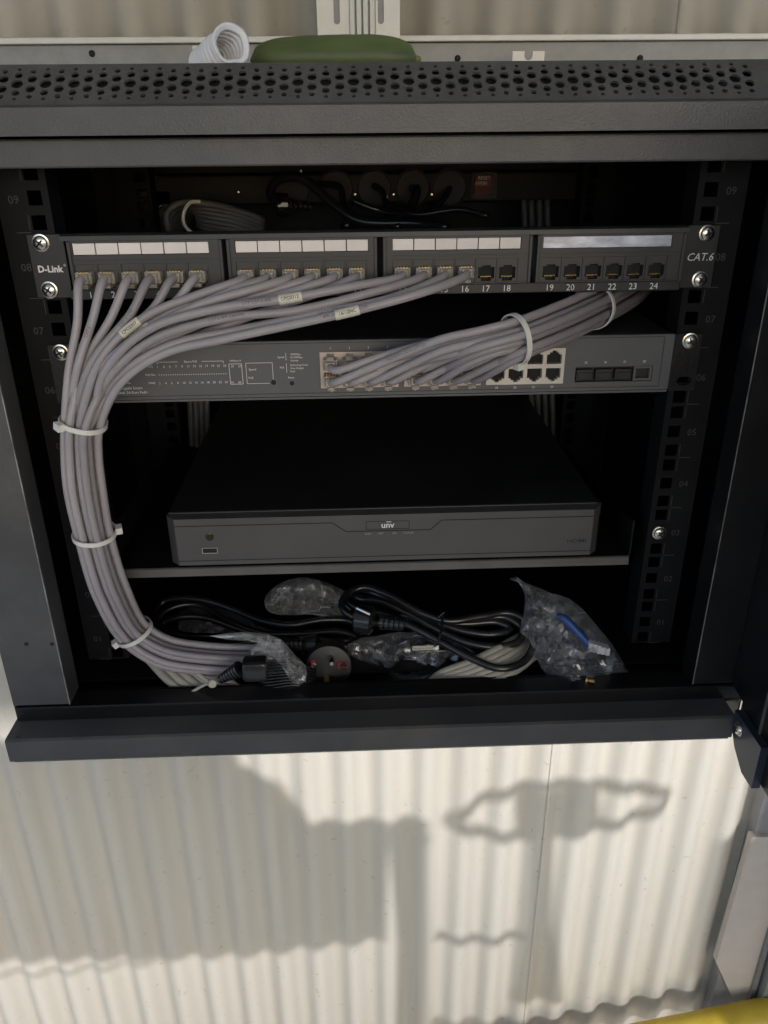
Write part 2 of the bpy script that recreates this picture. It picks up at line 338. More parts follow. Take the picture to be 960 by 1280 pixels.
# ------------------------------------------------------------------ the setting
WY = 412.0
g = MB().box(-60000, 60000, -60000, 60000, -1560, -1500); o = g.build('ground', GROUND); tag(o, kind='structure')
wall = thing('corrugated_wall', (0, WY, -1500), 'cream painted corrugated steel wall behind the black cabinet', 'wall')
PIT = 65.6
def corr(x, ph=0.0):
    w = 2*math.pi*(x+ph)/PIT; return 8.6*math.tanh(.7*math.sin(w))/math.tanh(.7)
def sheet(x0, x1, y, z0, z1, name):
    m = MB(); n = int((x1-x0)/PIT*16); pts = []
    for i in range(n+1):
        x = x0+(x1-x0)*i/n; pts.append((x, y-corr(x)))
    nz = 2; zs = [z0, z1]
    vs = [(x, yy, z) for z in zs for x, yy in pts]+[(x, yy+.8, z) for z in zs for x, yy in pts]; k = n+1
    fs = [(i, i+1, i+1+k, i+k) for i in range(n)]+[(2*k+i, 3*k+i, 3*k+i+1, 2*k+i+1) for i in range(n)]
    fs += [(i, 2*k+i, 2*k+i+1, i+1) for i in range(n)]+[(k+i, k+i+1, 3*k+i+1, 3*k+i) for i in range(n)]+[(0, k, 3*k, 2*k), (n, 2*k+n, 3*k+n, k+n)]
    m.add(vs, fs); return m.build(name, WALL, wall, smooth=True)
sheet(-1500, 290, WY, -1500, 486, 'wall_sheet')
sheet(283, 652, WY-1.6, -1500, 486, 'wall_sheet')
sheet(-1500, 345, WY, 486.5, 2300, 'wall_sheet')
sheet(338, 1500, WY-1.6, 486.5, 2300, 'wall_sheet')
# vertical end trim at the right of the lower wall
m = MB(); m.prism([(640, WY-4), (640, WY-30), (676, WY-30), (676, WY-24), (700, WY-24), (700, WY-4)], 'z', -1500, 486)
m.build('corner_trim', GREYM, wall)
m = MB(); m.box(704, 712, WY-44, WY-4, -1500, 486); m.box(716, 732, WY-60, WY-4, -1500, 486); m.box(736, 1400, WY-8, WY, -1500, 486); m.build('edge_post', GALV, wall)
# horizontal wall rail behind the cabinet top
rl = thing('wall_rail', (0, WY-30, 470), 'horizontal galvanised rail across the wall just above the cabinet', 'rail')
MB().box(-1500, 1500, WY-30, WY-10, 503, 509, 1).build('upper_lip', WSTEEL, rl)
MB().box(-1500, 1500, WY-22, WY-10, 470, 502.5).build('web', GALV, rl)
m = MB(); m.box(-1500, 1500, WY-40, WY-23, 469, 474); m.build('lower_lip', GREYM, rl)

for u in (115, 572, 800):
    MB().lathe(at(u, 67 if u < 300 else 73, WY-22.2), (0, -1, 0), [(3.4, 0), (3.2, 1.2), (1.5, 2.2)], 10).build('rail_screw', HOLE, rl)
# slotted strut standing behind the green vegetable
st = thing('slotted_strut', at(448, 50, 350), 'white slotted metal strut standing vertically above the green cucumber', 'bracket')
a, b = at(397, 40, 350), at(437, 40, 350); c, d = at(470, 40, 350), at(500, 40, 350); zt = 900
def slotplate(x0, x1, sx, nm):
    hs = []
    for z in (at(420, 26, 350).z+14, at(420, 26, 350).z+74, at(420, 26, 350).z+134):
        hs.append([(sx+3.2*math.cos(w), z+(14 if math.sin(w) > 0 else -14)+3.2*math.sin(w)) for w in [2*math.pi*(i+.5)/12 for i in range(12)]])
    MB().plate([(x0, 485), (x1, 485), (x1, zt), (x0, zt)], hs, lambda p, q, t: Vector((p, 350+t, q)), 2).build(nm, WSTEEL, st)
slotplate(a.x, b.x, at(421, 20, 350).x, 'slotted_plate'); slotplate(c.x, d.x, at(476, 20, 350).x, 'slotted_plate')
m = MB(); x = b.x; k = 4; w = (c.x-b.x)/k
for i in range(k): m.prism([(x+i*w, 352), (x+i*w+.12*w, 347), (x+i*w+.75*w, 346.5), (x+i*w+w, 351)], 'z', 485, zt)
m.build('ribbed_web', WSTEEL, st)
MB().box(a.x+.5, d.x-.5, 352.5, 378, 487, zt).build('channel_back', GALV, st)
# small clips on the rail
for nm, u0, u1, v0, lab, slot in (('rail_clip', 240, 262, 57, 'small zinc clip on the rail left of the white hose end', 0), ('rail_clip', 641, 681, 64, 'small notched zinc clip on the rail right of the cucumber', 1)):
    p, q = at(u0, v0, 340), at(u1, v0, 340); x0, x1 = p.x, q.x; z1 = p.z; z0 = 466
    t = thing(nm, ((x0+x1)/2, 340, z0), lab, 'clip', 'zinc clips on the wall rail')
    xm = (x0+x1)/2; r = 4.2
    poly = [(x0, z0), (x1, z0), (x1, z1)]
    if slot: poly += [(xm+r, z1)]+[(xm+r*math.cos(-w), z1-4-r*math.sin(w)) for w in [math.pi*i/8 for i in range(9)]]+[(xm-r, z1)]
    poly += [(x0, z1)]
    MB().plate(poly, [], lambda a_, b_, c_: Vector((a_, 340+c_, b_)), 2.2).build('clip_plate', WSTEEL, t)
    MB().box(x0, x0+3, 342.5, WY-42, z0, z0+14).build('clip_foot', GALV, t)

# ------------------------------------------------------------------ unseen blockers, added and shaped to shade the wall and cabinet
aw = thing('added_shade_roof', (0, -2000, 1900), 'unseen roof sheet added overhead to shade the cabinet', 'shadow blocker')  # added roof, out of view, keeps the sun off the cabinet
MB().box(-3200, 3200, -4600, WY+40, 1900, 1912).build('shade_sheet', mat('shade_roof_steel', (.72, .68, .6), .6), aw)
for x in (-3100, 3100): MB().box(x-40, x+40, -4560, -4480, -1500, 1899).build('shade_roof_post', GREYM, aw)
def shade(u, v, Y): w_ = at(u, v, WY); return w_+SD*((w_.y-Y)/-SD.y)
bd = thing('left_shadow_blocker', shade(250, 1200, -900), 'unseen board added to cast the wide shade on the lower left wall', 'board')  # added blocker, outlined from the shade on the lower left wall
poly = [(-250, 930), (288, 930), (298, 962), (345, 982), (385, 1032), (482, 1028), (478, 1176), (300, 1196), (0, 1203), (-250, 1207)]
pp_ = [shade(u, v, -900) for u, v in poly]; MB().prism([(p.x, p.z) for p in pp_], 'y', -900, -882).build('blocker_sheet', BLOCKER, bd)
MB().tube([shade(-250, 1221, -900), shade(60, 1216, -900), shade(212, 1200, -900)], 5, 8).build('blocker_rod', BLOCKER, bd)
ps = thing('band_shadow_blocker', shade(510, 1280, -1000), 'unseen round blocker added to cast the upright band of shade', 'post')  # added blocker for the upright shadow band
MB().tube([shade(508, 1030, -1000), shade(516, 1180, -1000), shade(510, 1420, -1000)], [34, 26, 36], 20).build('blocker_tube', GREYM, ps)
MB().tube([shade(440, 1034, -990), shade(535, 1052, -990)], 14, 12).build('blocker_arm', GREYM, ps)
hp = thing('ring_shadow_blocker', shade(700, 1030, -860), 'unseen oval hoop and stand added to cast the ring shaped shadow', 'hose')  # added blocker shaped to the ring shadow and its stem
MB().tube(smoothpath([shade(*p, -860) for p in ((562, 1028), (590, 1007), (640, 988), (720, 981), (800, 986), (832, 992), (815, 1012), (770, 1028), (700, 1042), (640, 1046), (585, 1037), (562, 1028))], 10), 13, 12).build('hoop', BLOCKER, hp)
MB().prism([(p.x, p.z) for p in [shade(*q, -860) for q in ((645, 996), (748, 990), (752, 1028), (700, 1038), (648, 1040))]], 'y', -866, -850).build('plate', BLOCKER, hp)
MB().prism([(p.x, p.z) for p in [shade(*q, -860) for q in ((664, 1030), (694, 1030), (690, 1150), (700, 1250), (640, 1250), (655, 1150))]], 'y', -866, -850).build('stand', BLOCKER, hp)
MB().tube([shade(*p, -850) for p in ((545, 1172), (600, 1176), (672, 1168))], 11, 10).build('blocker_bar', BLOCKER, hp)
MB().prism([(p.x, p.z) for p in [shade(*q, -860) for q in ((540, 1276), (750, 1277), (760, 1400), (530, 1400))]], 'y', -866, -850).build('blocker_foot', BLOCKER, hp)
tp = thing('right_shadow_blocker', shade(1000, 1200, -860), 'unseen panel added to shade the right end of the wall', 'panel')  # added blocker that shades the trim and enclosure at right
MB().prism([(p.x, p.z) for p in [shade(*q, -860) for q in ((950, 958), (925, 1034), (896, 1050), (880, 1120), (862, 1206), (868, 1290), (1300, 1330), (1300, 930))]], 'y', -870, -850).build('blocker_panel', BLOCKER, tp)

# ------------------------------------------------------------------ cabinet
ZT = 454; ZI = 397.5; XO = 309; XI = 262
cab = thing('network_cabinet', (0, 175, -51), 'open black wall mounted network cabinet with perforated top front strip', 'cabinet')
# top bezel: lower lip, fascia, perforated slope
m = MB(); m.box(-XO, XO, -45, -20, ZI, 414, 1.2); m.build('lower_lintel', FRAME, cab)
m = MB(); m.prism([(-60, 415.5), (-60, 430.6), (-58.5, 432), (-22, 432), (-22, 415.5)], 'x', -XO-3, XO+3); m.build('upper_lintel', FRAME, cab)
p0 = Vector((0, -60.0, 432.2)); p1 = Vector((0, -36, 454.3)); sl_ = (p1-p0); L = sl_.length; sd = sl_.normalized(); nn = Vector((0, sd.z, -sd.y))
holes = []
def circ(cx, cy, r, n=12): return [(cx+r*math.cos(2*math.pi*i/n), cy+r*math.sin(2*math.pi*i/n)) for i in range(n)]
px = 8.25; n = 27
for i in range(-n, n+1):
    x = i*px+1.5; mid = L/2+.2
    if i % 2 == 0: rows = [(0, 3.5), (7.1, 2.35), (12.0, 1.3), (-7.1, 2.35), (-12.0, 1.3)]
    else: rows = [(4.0, 2.85), (10.2, 1.7), (-4.0, 2.85), (-10.2, 1.7)]
    for dy, r in rows: holes.append(circ(x, mid+dy, r, 14 if r > 2 else 8))
MB().plate([(-XO-3, 0), (XO+3, 0), (XO+3, L), (-XO-3, L)], holes, lambda a_, b_, t: p0+Vector((a_, 0, 0))+sd*b_+nn*t, 1.4).build('perforated_strip', FRAME, cab)
m = MB(); m.prism([(-50, 433), (-34, 448), (-30, 448), (-30, 433)], 'x', -XO, XO); m.build('strip_backing', PLAST, cab)
MB().box(-XO-3, XO+3, -35.5, 395, 452.3, 454).build('top_panel', BLACK, cab)
MB().box(-XO, XO, -19, 395, 443, 445).build('inner_ceiling', INNER, cab)
MB().box(-XO, -XO+1.6, -44, 395, -50, 452).build('side_panel', BLACK, cab)
MB().box(XO-1.6, XO, -44, 395, -50, 452).build('side_panel', BLACK, cab)
MB().box(-XO+1.7, XO-1.7, 393.5, 395, -50, 452).build('back_panel', INNER, cab)
MB().box(-XO+1.7, XO-1.7, -1, 393.4, -22, -20).build('floor_panel', INNER, cab)
# front posts with their folded inner edge
for s in (-1, 1):
    x0, x1 = (-XO, -XI) if s < 0 else (XI, XO)
    m = MB(); m.box(x0, x1, -45, -43.4, -12, ZI-.2, .5); xe = -XI-1.6 if s < 0 else XI
    m.box(xe, xe+1.6, -43.3, -22, -12, ZI-.2)
    if s < 0: m.lathe((-300, -45.05, 23), (0, -1, 0), [(1.4, 0), (1.4, .1)], 10)
    o = m.build('front_post', FRAME if s < 0 else BLACK, cab)  # both posts share one paint; right one darkened for the door's shade
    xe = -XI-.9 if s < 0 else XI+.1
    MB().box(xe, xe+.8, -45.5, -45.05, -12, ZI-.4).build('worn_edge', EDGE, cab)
for u, v in ((33, 805), (65, 805)):
    p = at(u, v, -45.2); MB().lathe((p.x, -45.3, p.z), (0, -1, 0), [(1.7, 0), (1.7, .15)], 12).build('post_hole', HOLE, cab)
# sill: inner face, dusty ledge, stepped front face
m = MB(); m.prism([(-26, -14), (-45, -14), (-46, -15), (-46, -27), (-26, -27)], 'x', -XO+2, XO-2)
m.build('sill_inner_face', BLACK, cab)
MB().box(-XO+1.7, XO-1.7, -24, -22.5, -48.4, -14.5).build('slot_edge', BLACK, cab)
m = MB(); m.prism([(-25, -27.4), (-68, -27.4), (-70, -28.8), (-70, -49), (-68.5, -50.5), (-25, -50.5)], 'x', -XO-1, 292)
m.build('sill_step', SILL, cab)
for u, v in ((22, 921), (52, 890), (82, 890), (864, 861)):
    MB().lathe(at(u, v, -46.2 if v < 900 else -70.2), (0, -1, 0), [(1.5, 0), (1.5, .15)], 10).build('sill_hole', HOLE, cab)
MB().box(-XO, XO-15, -24.8, 395, -50.5, -48.5).build('bottom_panel', SILL, cab)
# perforated lip line under the sill
MB().box(-XO+2, 290, -69.2, -67, -51.3, -50.7).build('sill_gasket', TAGM, cab)
# rails
U = 44.45
def rail(s, y, zmax, num):
    hs = []
    for k in range(9):
        for dz in (6.35, 22.225, 38.1):
            z = k*U+dz; hs.append([(s*232.5-4.8, z-4.8), (s*232.5+4.8, z-4.8), (s*232.5+4.8, z+4.8), (s*232.5-4.8, z+4.8)])
    xa, xb = sorted((s*223, s*258)); m = MB()
    m.plate([(xa, 0), (xb, 0), (xb, zmax), (xa, zmax)], hs, lambda a_, b_, t: Vector((a_, y+t, b_)), 1.8)
    xe = s*223
    m.box(min(xe, xe+s*1.6), max(xe, xe+s*1.6), y+1.9, y+24, 0, zmax)
    xe = s*256.4; m.box(min(xe, xe+s*1.6), max(xe, xe+s*1.6), y+1.9, y+40, 0, zmax)
    r = m.build('mounting_rail', RAILM, cab)
    if num:
        pr = Print()
        for k in range(9):
            pr.text('%02d' % (k+1), 7.6, s*247, y-.15, k*U+21, bold=-.05)
            pr.line(s*239, k*U, s*249, k*U, y-.15, .5)
            for dz in (6.35, 38.1): # partial stamped outlines beside the holes
                z = k*U+dz; pr.line(s*239.3, z-5, s*239.3, z+5, y-.15, .45)
        pr.build('stamped_numbers', DIMP, r)
    return r
rail(-1, 1, 400, 1); rail(1, 1, 400, 1); rail(-1, 300, 400, 0); rail(1, 300, 400, 0)
# cage nut screw in the right rail
def screw_mesh():
    m = MB(); m.lathe((0, 0, 0), (0, -1, 0), [(5.9, 0), (5.9, .8), (4.9, 1.0), (4.8, 1.6), (4.4, 2.6), (3.3, 3.3), (1.6, 3.6)], 22)
    return m
def screw_at(p, parent, rot=.3):
    global _SC, _SX
    m = screw_mesh(); c = Vector(p)
    if '_SC' not in globals():
        _SC = m.build('screw', ZINC, None, smooth='auto'); _SC.parent = parent; _SC.location = c*S-base_of(parent); o = _SC
        x = MB(); x.box(-2.9, 2.9, -3.75, -2.9, -.55, .55); x.box(-.55, .55, -3.74, -2.9, -2.9, 2.9); x.lathe((0, -2.9, 0), (0, -1, 0), [(1.2, 0), (1.2, .88)], 10)
        _SX = x.build('cross_recess', HOLE); _SX.parent = o
    else:
        o = _SC.copy(); col.objects.link(o); o.parent = parent; o.location = c*S-base_of(parent)
        x = _SX.copy(); col.objects.link(x); x.parent = o
    o.rotation_euler = (R(random.uniform(-4, 4)), rot, R(random.uniform(-4, 4))); return o
screw_at((232.5, -.2, 2*U+22.2), cab, .9)
# door hinged at the right, swung fully open toward the viewer
m = MB(); m.prism([(-46, -13), (-66, -15), (-66, -36), (-78, -48), (-97, -60), (-112, -58), (-490, -58), (-490, 452), (-66, 452), (-66, 412), (-46, 396)], 'x', 297, 315)
dr = m.build('door', BLACK, cab)
m = MB(); m.prism([(-70, -20), (-70, -37), (-80, -50), (-98, -61.5), (-116, -61.5), (-116, -20)], 'x', 290, 296.8); m.build('door_corner', NAVY, dr)
m = MB(); m.box(295.4, 296.9, -101, -99, -40, 440); m.build('door_seam', SHELF, dr)
MB().box(294.5, 296.8, -460, -135, 10, 420).build('glass_pane', GLASS, dr)
screw_at((289.9, -82, -30), dr, .6).rotation_euler = (0, R(0), R(90-180))

# ------------------------------------------------------------------ patch panel
PZ0, PZ1 = 311.2, 355.2
pp = thing('patch_panel', (0, 0, PZ0), 'black 24 port patch panel with white label cards marked CAT.6', 'patch panel')
for s in (-1, 1):
    xa, xb = sorted((s*217, s*242)); MB().box(xa, xb, -2.6, -.2, PZ0+.5, PZ1-.3, .6).build('ear_plate', PLAST, pp)
m = MB(); m.prism([(-1, PZ1), (-8, PZ1), (-10.5, PZ1-1.2), (-11, PZ1-4.2), (-1, PZ1-4.2)], 'x', -217, 217); m.build('top_rim', PLAST, pp)
MB().box(-216.5, 216.5, -9, -1, PZ0, 318.2, .7).build('bottom_rim', PLAST, pp)
modx = [(-212.5, -107.5), (-104.5, -1.0), (3.0, 107.0), (110.5, 215.0)]
jx = [[-202.6, -187, -171, -155.5, -140.2, -125.2], [-92, -76.6, -61.4, -46.1, -30.7, -15.5], [16.3, 31.1, 46, 60.8, 75.7, 90.7], [121.5, 136.6, 151.7, 166.7, 181.8, 196.9]]
JH = 6.1
JZ = (319.6, 333.0)
for k in range(4):
    x0, x1 = modx[k]; hs = []
    lx0, lx1 = jx[k][0]-6.8, jx[k][5]+8.6
    hs.append([(lx0, 341.5), (lx1, 341.5), (lx1, 349.5), (lx0, 349.5)])
    for j in jx[k]: hs.append([(j-JH-.9, JZ[0]-.6), (j+JH+.9, JZ[0]-.6), (j+JH+.9, JZ[1]+2.6), (j-JH-.9, JZ[1]+2.6)])
    m = MB(); m.plate([(x0, 318.6), (x1, 318.6), (x1, 350.8), (x0, 350.8)], hs, lambda a_, b_, t: Vector((a_, -11+t, b_)), 2.2)
    m.box(x0+.8, x1-.8, -3, -2, 319, 350.5)
    for xx in (x0, x1-2.2): m.box(xx, xx+2.2, -12.6, -11.05, 318.7, 350.7, .4)
    m.box(x0+2.3, x1-2.3, -12.0, -11.05, 337.6, 338.4); m.box(x0+2.3, x1-2.3, -12.3, -11.05, 318.7, 319.4)
    mo = m.build('port_module', PMOD, pp)
    for i, j in enumerate(jx[k]):
        jm = MB()           # jack: frame with the stepped RJ45 mouth
        mouth = [(-5.7, 1.8), (-5.7, 9.4), (-3.6, 9.4), (-3.6, 11.2), (3.6, 11.2), (3.6, 9.4), (5.7, 9.4), (5.7, 1.8), (3.0, 1.8), (3.0, .6), (-3.0, .6), (-3.0, 1.8)]
        mouth = [(j+a_, JZ[0]+b_-.2) for a_, b_ in mouth]
        mouth = [(a_, 2*JZ[0]+11.6-b_) for a_, b_ in mouth]
        jm.plate([(j-JH-.7, JZ[0]-.4), (j+JH+.7, JZ[0]-.4), (j+JH+.7, JZ[1]+2.4), (j-JH-.7, JZ[1]+2.4)], [mouth], lambda a_, b_, t: Vector((a_, -10.4+t, b_)), 6)
        jo = jm.build('jack', PMOD, mo)
        if not hasattr(pp, '_x') :
            pass
        cv = MB(); cv.box(j-6.4, j+6.4, -4.3, -3.2, JZ[0], JZ[1]); 
        for q in range(8): cv.box(j-3.7+q*1.0, j-3.3+q*1.0, -7.6, -4.35, JZ[0]+6.4, JZ[0]+6.8)
        cv.build('contacts', [HOLE], mo) if False else None
        bx = MB(); bx.box(j-6.4, j+6.4, -4.3, -3.2, JZ[0]-.2, JZ[1]); bx.build('port_cavity', HOLE, mo)
        gp = MB()
        for q in range(8): gp.box(j-3.7+q*1.0, j-3.3+q*1.0, -8.2, -4.6, JZ[0]+3.0, JZ[0]+3.5)
        if k == 3 or (k == 2 and i > 3): gp.build('contact_pins', GOLD, mo)
    if k < 3:
        w = (lx1-lx0)/6
        for i in range(6):
            MB().box(lx0+i*w+.35, lx0+(i+1)*w-.35, -10.0-random.random()*.3, -9.2, 341.8, 349.2, .15).build('label_card', CARD, mo)
    else:
        MB().box(lx0+.2, lx1-.2, -10.2, -9.4, 341.7, 349.3, .2).build('label_film', FILM, mo)
for k in range(4):
    for i, j in enumerate(jx[k]): Print().text(str(k*6+i+1), 6.2, j+.3, -9.15, 314.4).build('port_number', PRINT, pp)
Print().text('CAT.6', 7.6, 230.3, -2.75, 333, shear=.22, sx=.95).build('panel_text', PRINT, pp)
Print().text('D-Link', 6.3, -229.5, -2.75, 331.5, bold=.2, sx=.98).text('\u00ae', 2.4, -219.0, -2.75, 334).build('brand_text', PRINT, pp)
for s in (-1, 1):
    screw_at((s*232.5, -2.8, 7*U+38.1), pp, .2+s); screw_at((s*232.5, -2.8, 7*U+6.35), pp, .7)

# ------------------------------------------------------------------ network switch
SZ0, SZ1 = 234.6, 278.2
sw = thing('network_switch', (0, 0, SZ0), 'dark grey 24 port network switch with cables in two rows of ports', 'network switch')
MB().box(-220, 220, 2, 232, SZ0+.5, SZ1-.6, 1.0).build('chassis', SWB, sw)
banks = [(-44.5, 14.2), (18.2, 76.5), (80.2, 139.2)]
BZ0, BZ1 = 242.2, 269.8
hs = [[(a_, BZ0), (b_, BZ0), (b_, BZ1), (a_, BZ1)] for a_, b_ in banks]
sx0, sx1, sz0, sz1 = 148, 207, 242.8, 254.6
hs.append([(sx0, sz0), (sx1, sz0), (sx1, sz1), (sx0, sz1)])
m = MB(); m.plate([(-220, SZ0+1.5), (220.5, SZ0+1.5), (220.5, SZ1), (-220, SZ1)], hs, lambda a_, b_, t: Vector((a_, -3+t, b_)), 1.5)
m.box(-219.5, 220, -1.45, 1.9, SZ0+1.6, BZ0-2.2); m.box(-219.5, 220, -1.45, 1.9, BZ1+2.2, SZ1-.2)
m.box(-219.5, 220, -3.4, 1.9, SZ0-.6, SZ0+1.2, .3)
m.build('front_plate', SWG, sw)
pr = Print(); pr.rect(-214, 213, SZ0+4, SZ1-1.6, -3.2, .5); pr.build('plate_outline', SWB, sw)
for s in (-1, 1):
    xa, xb = sorted((s*222, s*241.5)); m = MB(); hs = []
    hs.append([(s*232.5+3.4*math.cos(t_)+(2 if math.cos(t_) > 0 else -2), SZ0+7.5+3.4*math.sin(t_)) for t_ in [2*math.pi*(i+.5)/16 for i in range(16)]])
    m.plate([(xa, SZ0), (xb, SZ0), (xb, SZ1), (xa, SZ1)], hs, lambda a_, b_, t: Vector((a_, -2.6+t, b_)), 2)
    m.box(min(s*221.9, s*220.4), max(s*221.9, s*220.4), -2.6, 34, SZ0+1, SZ1-1)
    e = m.build('rack_ear', BLACK, sw)
    screw_at((s*232.5, -2.8, 6*U+6.35), sw, 1.1)
SPX = []
for bi, (a_, b_) in enumerate(banks):
    w = (b_-a_-2.4)/4; hs = []; cent = []
    for i in range(4):
        cx = a_+1.2+w*(i+.5)
        for row in (0, 1):
            cz = BZ1-7.6 if row == 0 else BZ0+7.6
            f = 1 if row == 0 else -1
            mouth = [(-5.6, -4.6), (-5.6, 2.7), (-3.6, 2.7), (-3.6, 4.2), (-1.7, 4.2), (-1.7, 5.5), (1.7, 5.5), (1.7, 4.2), (3.6, 4.2), (3.6, 2.7), (5.6, 2.7), (5.6, -4.6)]
            hs.append([(cx+p[0], cz+p[1]*f) for p in mouth]); cent.append((cx, cz, row))
    m = MB(); m.plate([(a_+.2, BZ0+.2), (b_-.2, BZ0+.2), (b_-.2, BZ1-.2), (a_+.2, BZ1-.2)], hs, lambda p, q, t: Vector((p, -3.9+t, q)), 5)
    blk = m.build('port_block', WPORT if bi == 2 else PINK, sw)
    for cx, cz, row in cent:
        m = MB(); m.box(cx-5.9, cx+5.9, 1.3, 2.3, cz-5, cz+5); m.build('port_cavity', HOLE, blk)
    SPX += [c for c in cent]
# sfp cage
m = MB(); m.box(sx0+.3, sx1-.3, 3, 4, sz0+.3, sz1-.3); m.build('transceiver_bay', HOLE, sw)
w = (sx1-sx0)/4
for i in range(4):
    x0 = sx0+i*w
    if i < 3:
        m = MB(); m.box(x0+1.1, x0+w-.9, -2.6, 2.8, sz0+1.2, sz1-2.2, .5); m.box(x0+2.2, x0+w-2, -3.6, -2.65, sz0+2.6, sz1-4.6, .3); m.build('bay_plug', PLAST, sw)
    else:
        m = MB(); m.plate([(x0+.6, sz0+.4), (x0+w-.4, sz0+.4), (x0+w-.4, sz1-.4), (x0+.6, sz1-.4)], [[(x0+2.2, sz0+2), (x0+w-2, sz0+2), (x0+w-2, sz1-2), (x0+2.2, sz1-2)]], lambda a_, b_, t: Vector((a_, -2.5+t, b_)), 4)
        m.build('bay_cage', SHELF, sw)
pr = Print(); Y = -3.25
def T(t, u, v, size, align='c', **k): p = at(u, v, Y); pr.text(t, size, p.x, Y, p.z, align, **k)
odd = [str(i) for i in range(1, 24, 2)]; ev = [str(i) for i in range(2, 25, 2)]
xa, xb = at(197, 458, Y), at(281, 458, Y); za, zb = at(240, 458, Y).z, at(240, 478.5, Y).z; zm = at(240, 468, Y).z
for i in range(12):
    x = xa.x+(xb.x-xa.x)*i/11
    pr.text(odd[i], 2.3, x, Y, za); pr.text(ev[i], 2.3, x, Y, zb)
for i in range(30): x = xa.x+(xb.x-xa.x)*i/29; pr.line(x, zm, x+.7, zm, Y, .5)
T('SYS', 188, 458.5, 2.3); T('PoE Max', 188, 468.7, 2.1); T('PWR', 190, 479, 2.3)
T('Base-x PoE', 238, 452, 2.1)
z = at(238, 452, Y).z
for q in ((196, 222), (252, 279)): pr.line(at(q[0], 452, Y).x, z, at(q[1], 452, Y).x, z, Y, .3)
pr.line(at(196, 452, Y).x, z, at(196, 452, Y).x, z-1.6, Y, .3); pr.line(at(279, 452, Y).x, z, at(279, 452, Y).x, z-1.6, Y, .3)
a_, b_ = at(286, 455, Y), at(304, 480, Y); pr.rect(a_.x, b_.x, b_.z, a_.z, Y, .35)
T('25', 290.5, 458, 2.2); T('27', 299.5, 458, 2.2); T('26', 290.5, 478, 2.2); T('28', 299.5, 478, 2.2); T('1000Base-X', 294, 451, 1.8)
a_, b_ = at(307, 454, Y), at(342, 479, Y)
pr.line(a_.x, a_.z, b_.x, a_.z, Y, .3); pr.line(b_.x, a_.z, b_.x, b_.z+3, Y, .3); pr.line(a_.x, a_.z, a_.x, b_.z, Y, .3); pr.line(a_.x, b_.z, b_.x-3, b_.z, Y, .3)
T('Speed', 311, 462, 2.3, 'l'); T('PoE', 311, 472.5, 2.3, 'l')
T('Speed', 355, 446.5, 2.0, 'r'); T('PoE', 355, 459.5, 2.0, 'r')
for i, s_ in enumerate(('1000Mbps', '10/100Mbps', 'Activity')): T(s_, 363, 443+i*3.9, 1.9, 'l')
for i, s_ in enumerate(('Delivering Power', 'Over Budget', 'Fault')): T(s_, 363, 456.5+i*3.9, 1.9, 'l')
a_ = at(357, 441, Y); b_ = at(357, 466, Y)
pr.line(a_.x, a_.z, a_.x, a_.z-5.6, Y, .3); pr.line(a_.x, a_.z-8, a_.x, b_.z, Y, .3)
T('Reset', 364, 472, 2.1)
T('Series', 163, 478.5, 2.7, 'r'); T('28-Port Gigabit Smart', 178, 485, 2.9, 'r'); T('Switch with 24-Port PoE+', 185, 490.5, 2.9, 'r')
for cx, cz, row in SPX:
    i = SPX.index((cx, cz, row)); n_ = (i//2)*2+1+row
    pr.text(str(n_), 2.3, cx, Y, BZ1+2.6 if row == 0 else BZ0-2.4)
for i in range(4): pr.text(str(25+i), 2.2, sx0+w*(i+.5), Y, sz1+3.4)
pr.build('printed_markings', PRINT, sw)
m = MB()
for u, v, r in ((342, 478, 1.9), (365, 479, 1.7)):
    p = at(u, v, -3.2); m.lathe((p.x, -3.25, p.z), (0, -1, 0), [(r, 0), (r, .2)], 16)
m.build('button_hole', HOLE, sw)

# ------------------------------------------------------------------ shelf and recorder
sf = thing('rack_shelf', (0, 0, 82), 'dark steel rack shelf carrying the video recorder', 'shelf')
MB().box(-219, 209, 0, 330, 88.6, 90.2).build('shelf_plate', INNER, sf)
m = MB(); m.prism([(-1.2, 90.3), (-2.4, 89.6), (-2.4, 82.6), (-1, 82), (0, 82), (-.2, 90.3)], 'x', -219, 209); m.build('shelf_lip', SHELF, sf)
for s in (-1, 1):
    xa = s*222-5 if s < 0 else 210; m = MB(); m.prism([(2, 88), (2, 122), (30, 118), (330, 90), (330, 82), (60, 82)], 'x', xa, xa+1.6); m.build('side_bracket', INNER, sf)
rc = thing('video_recorder', (4, 0, 91), 'dark grey video recorder with black lid standing on the rack shelf', 'video recorder')
rz0, rz1 = 94.5, 136.5; RX0, RX1 = -175, 182
m = MB(); m.box(RX0+1, RX1-1, 6, 322, rz0+1, rz1+1.2, 1.5); m.build('lid', NVRT, rc)
m = MB(); m.prism([(RX0+8, -5), (RX1-8, -5), (RX1-1, 2), (RX1, 6.2), (RX0, 6.2), (RX0+1, 2)], 'z', rz0, rz1); m.build('front_face', NVRF, rc, smooth='auto')
def gl(pts):
    m = MB()
    for (u0, v0), (u1, v1) in zip(pts, pts[1:]):
        a_, b_ = at(u0, v0, -5.1), at(u1, v1, -5.1); d_ = (b_-a_).normalized(); n_ = Vector((-d_.z, 0, d_.x))*.45
        m.add([a_+n_, a_-n_, b_-n_, b_+n_], [(0, 1, 2, 3)])
    return m
zz = 129.5; g1 = MB()
xs = [(RX0+8, 130.3), (-40, 130.3), (-29, 122), (40, 122), (49, 130.3), (RX1-8, 130.3)]
for (x0, z0), (x1, z1) in zip(xs, xs[1:]): Print.line(g1, x0, z0, x1, z1, -5.15, .8)
Print.line(g1, RX0+8, 98.6, RX1-8, 98.6, -5.15, .7)
g1.build('panel_groove', HOLE, rc)
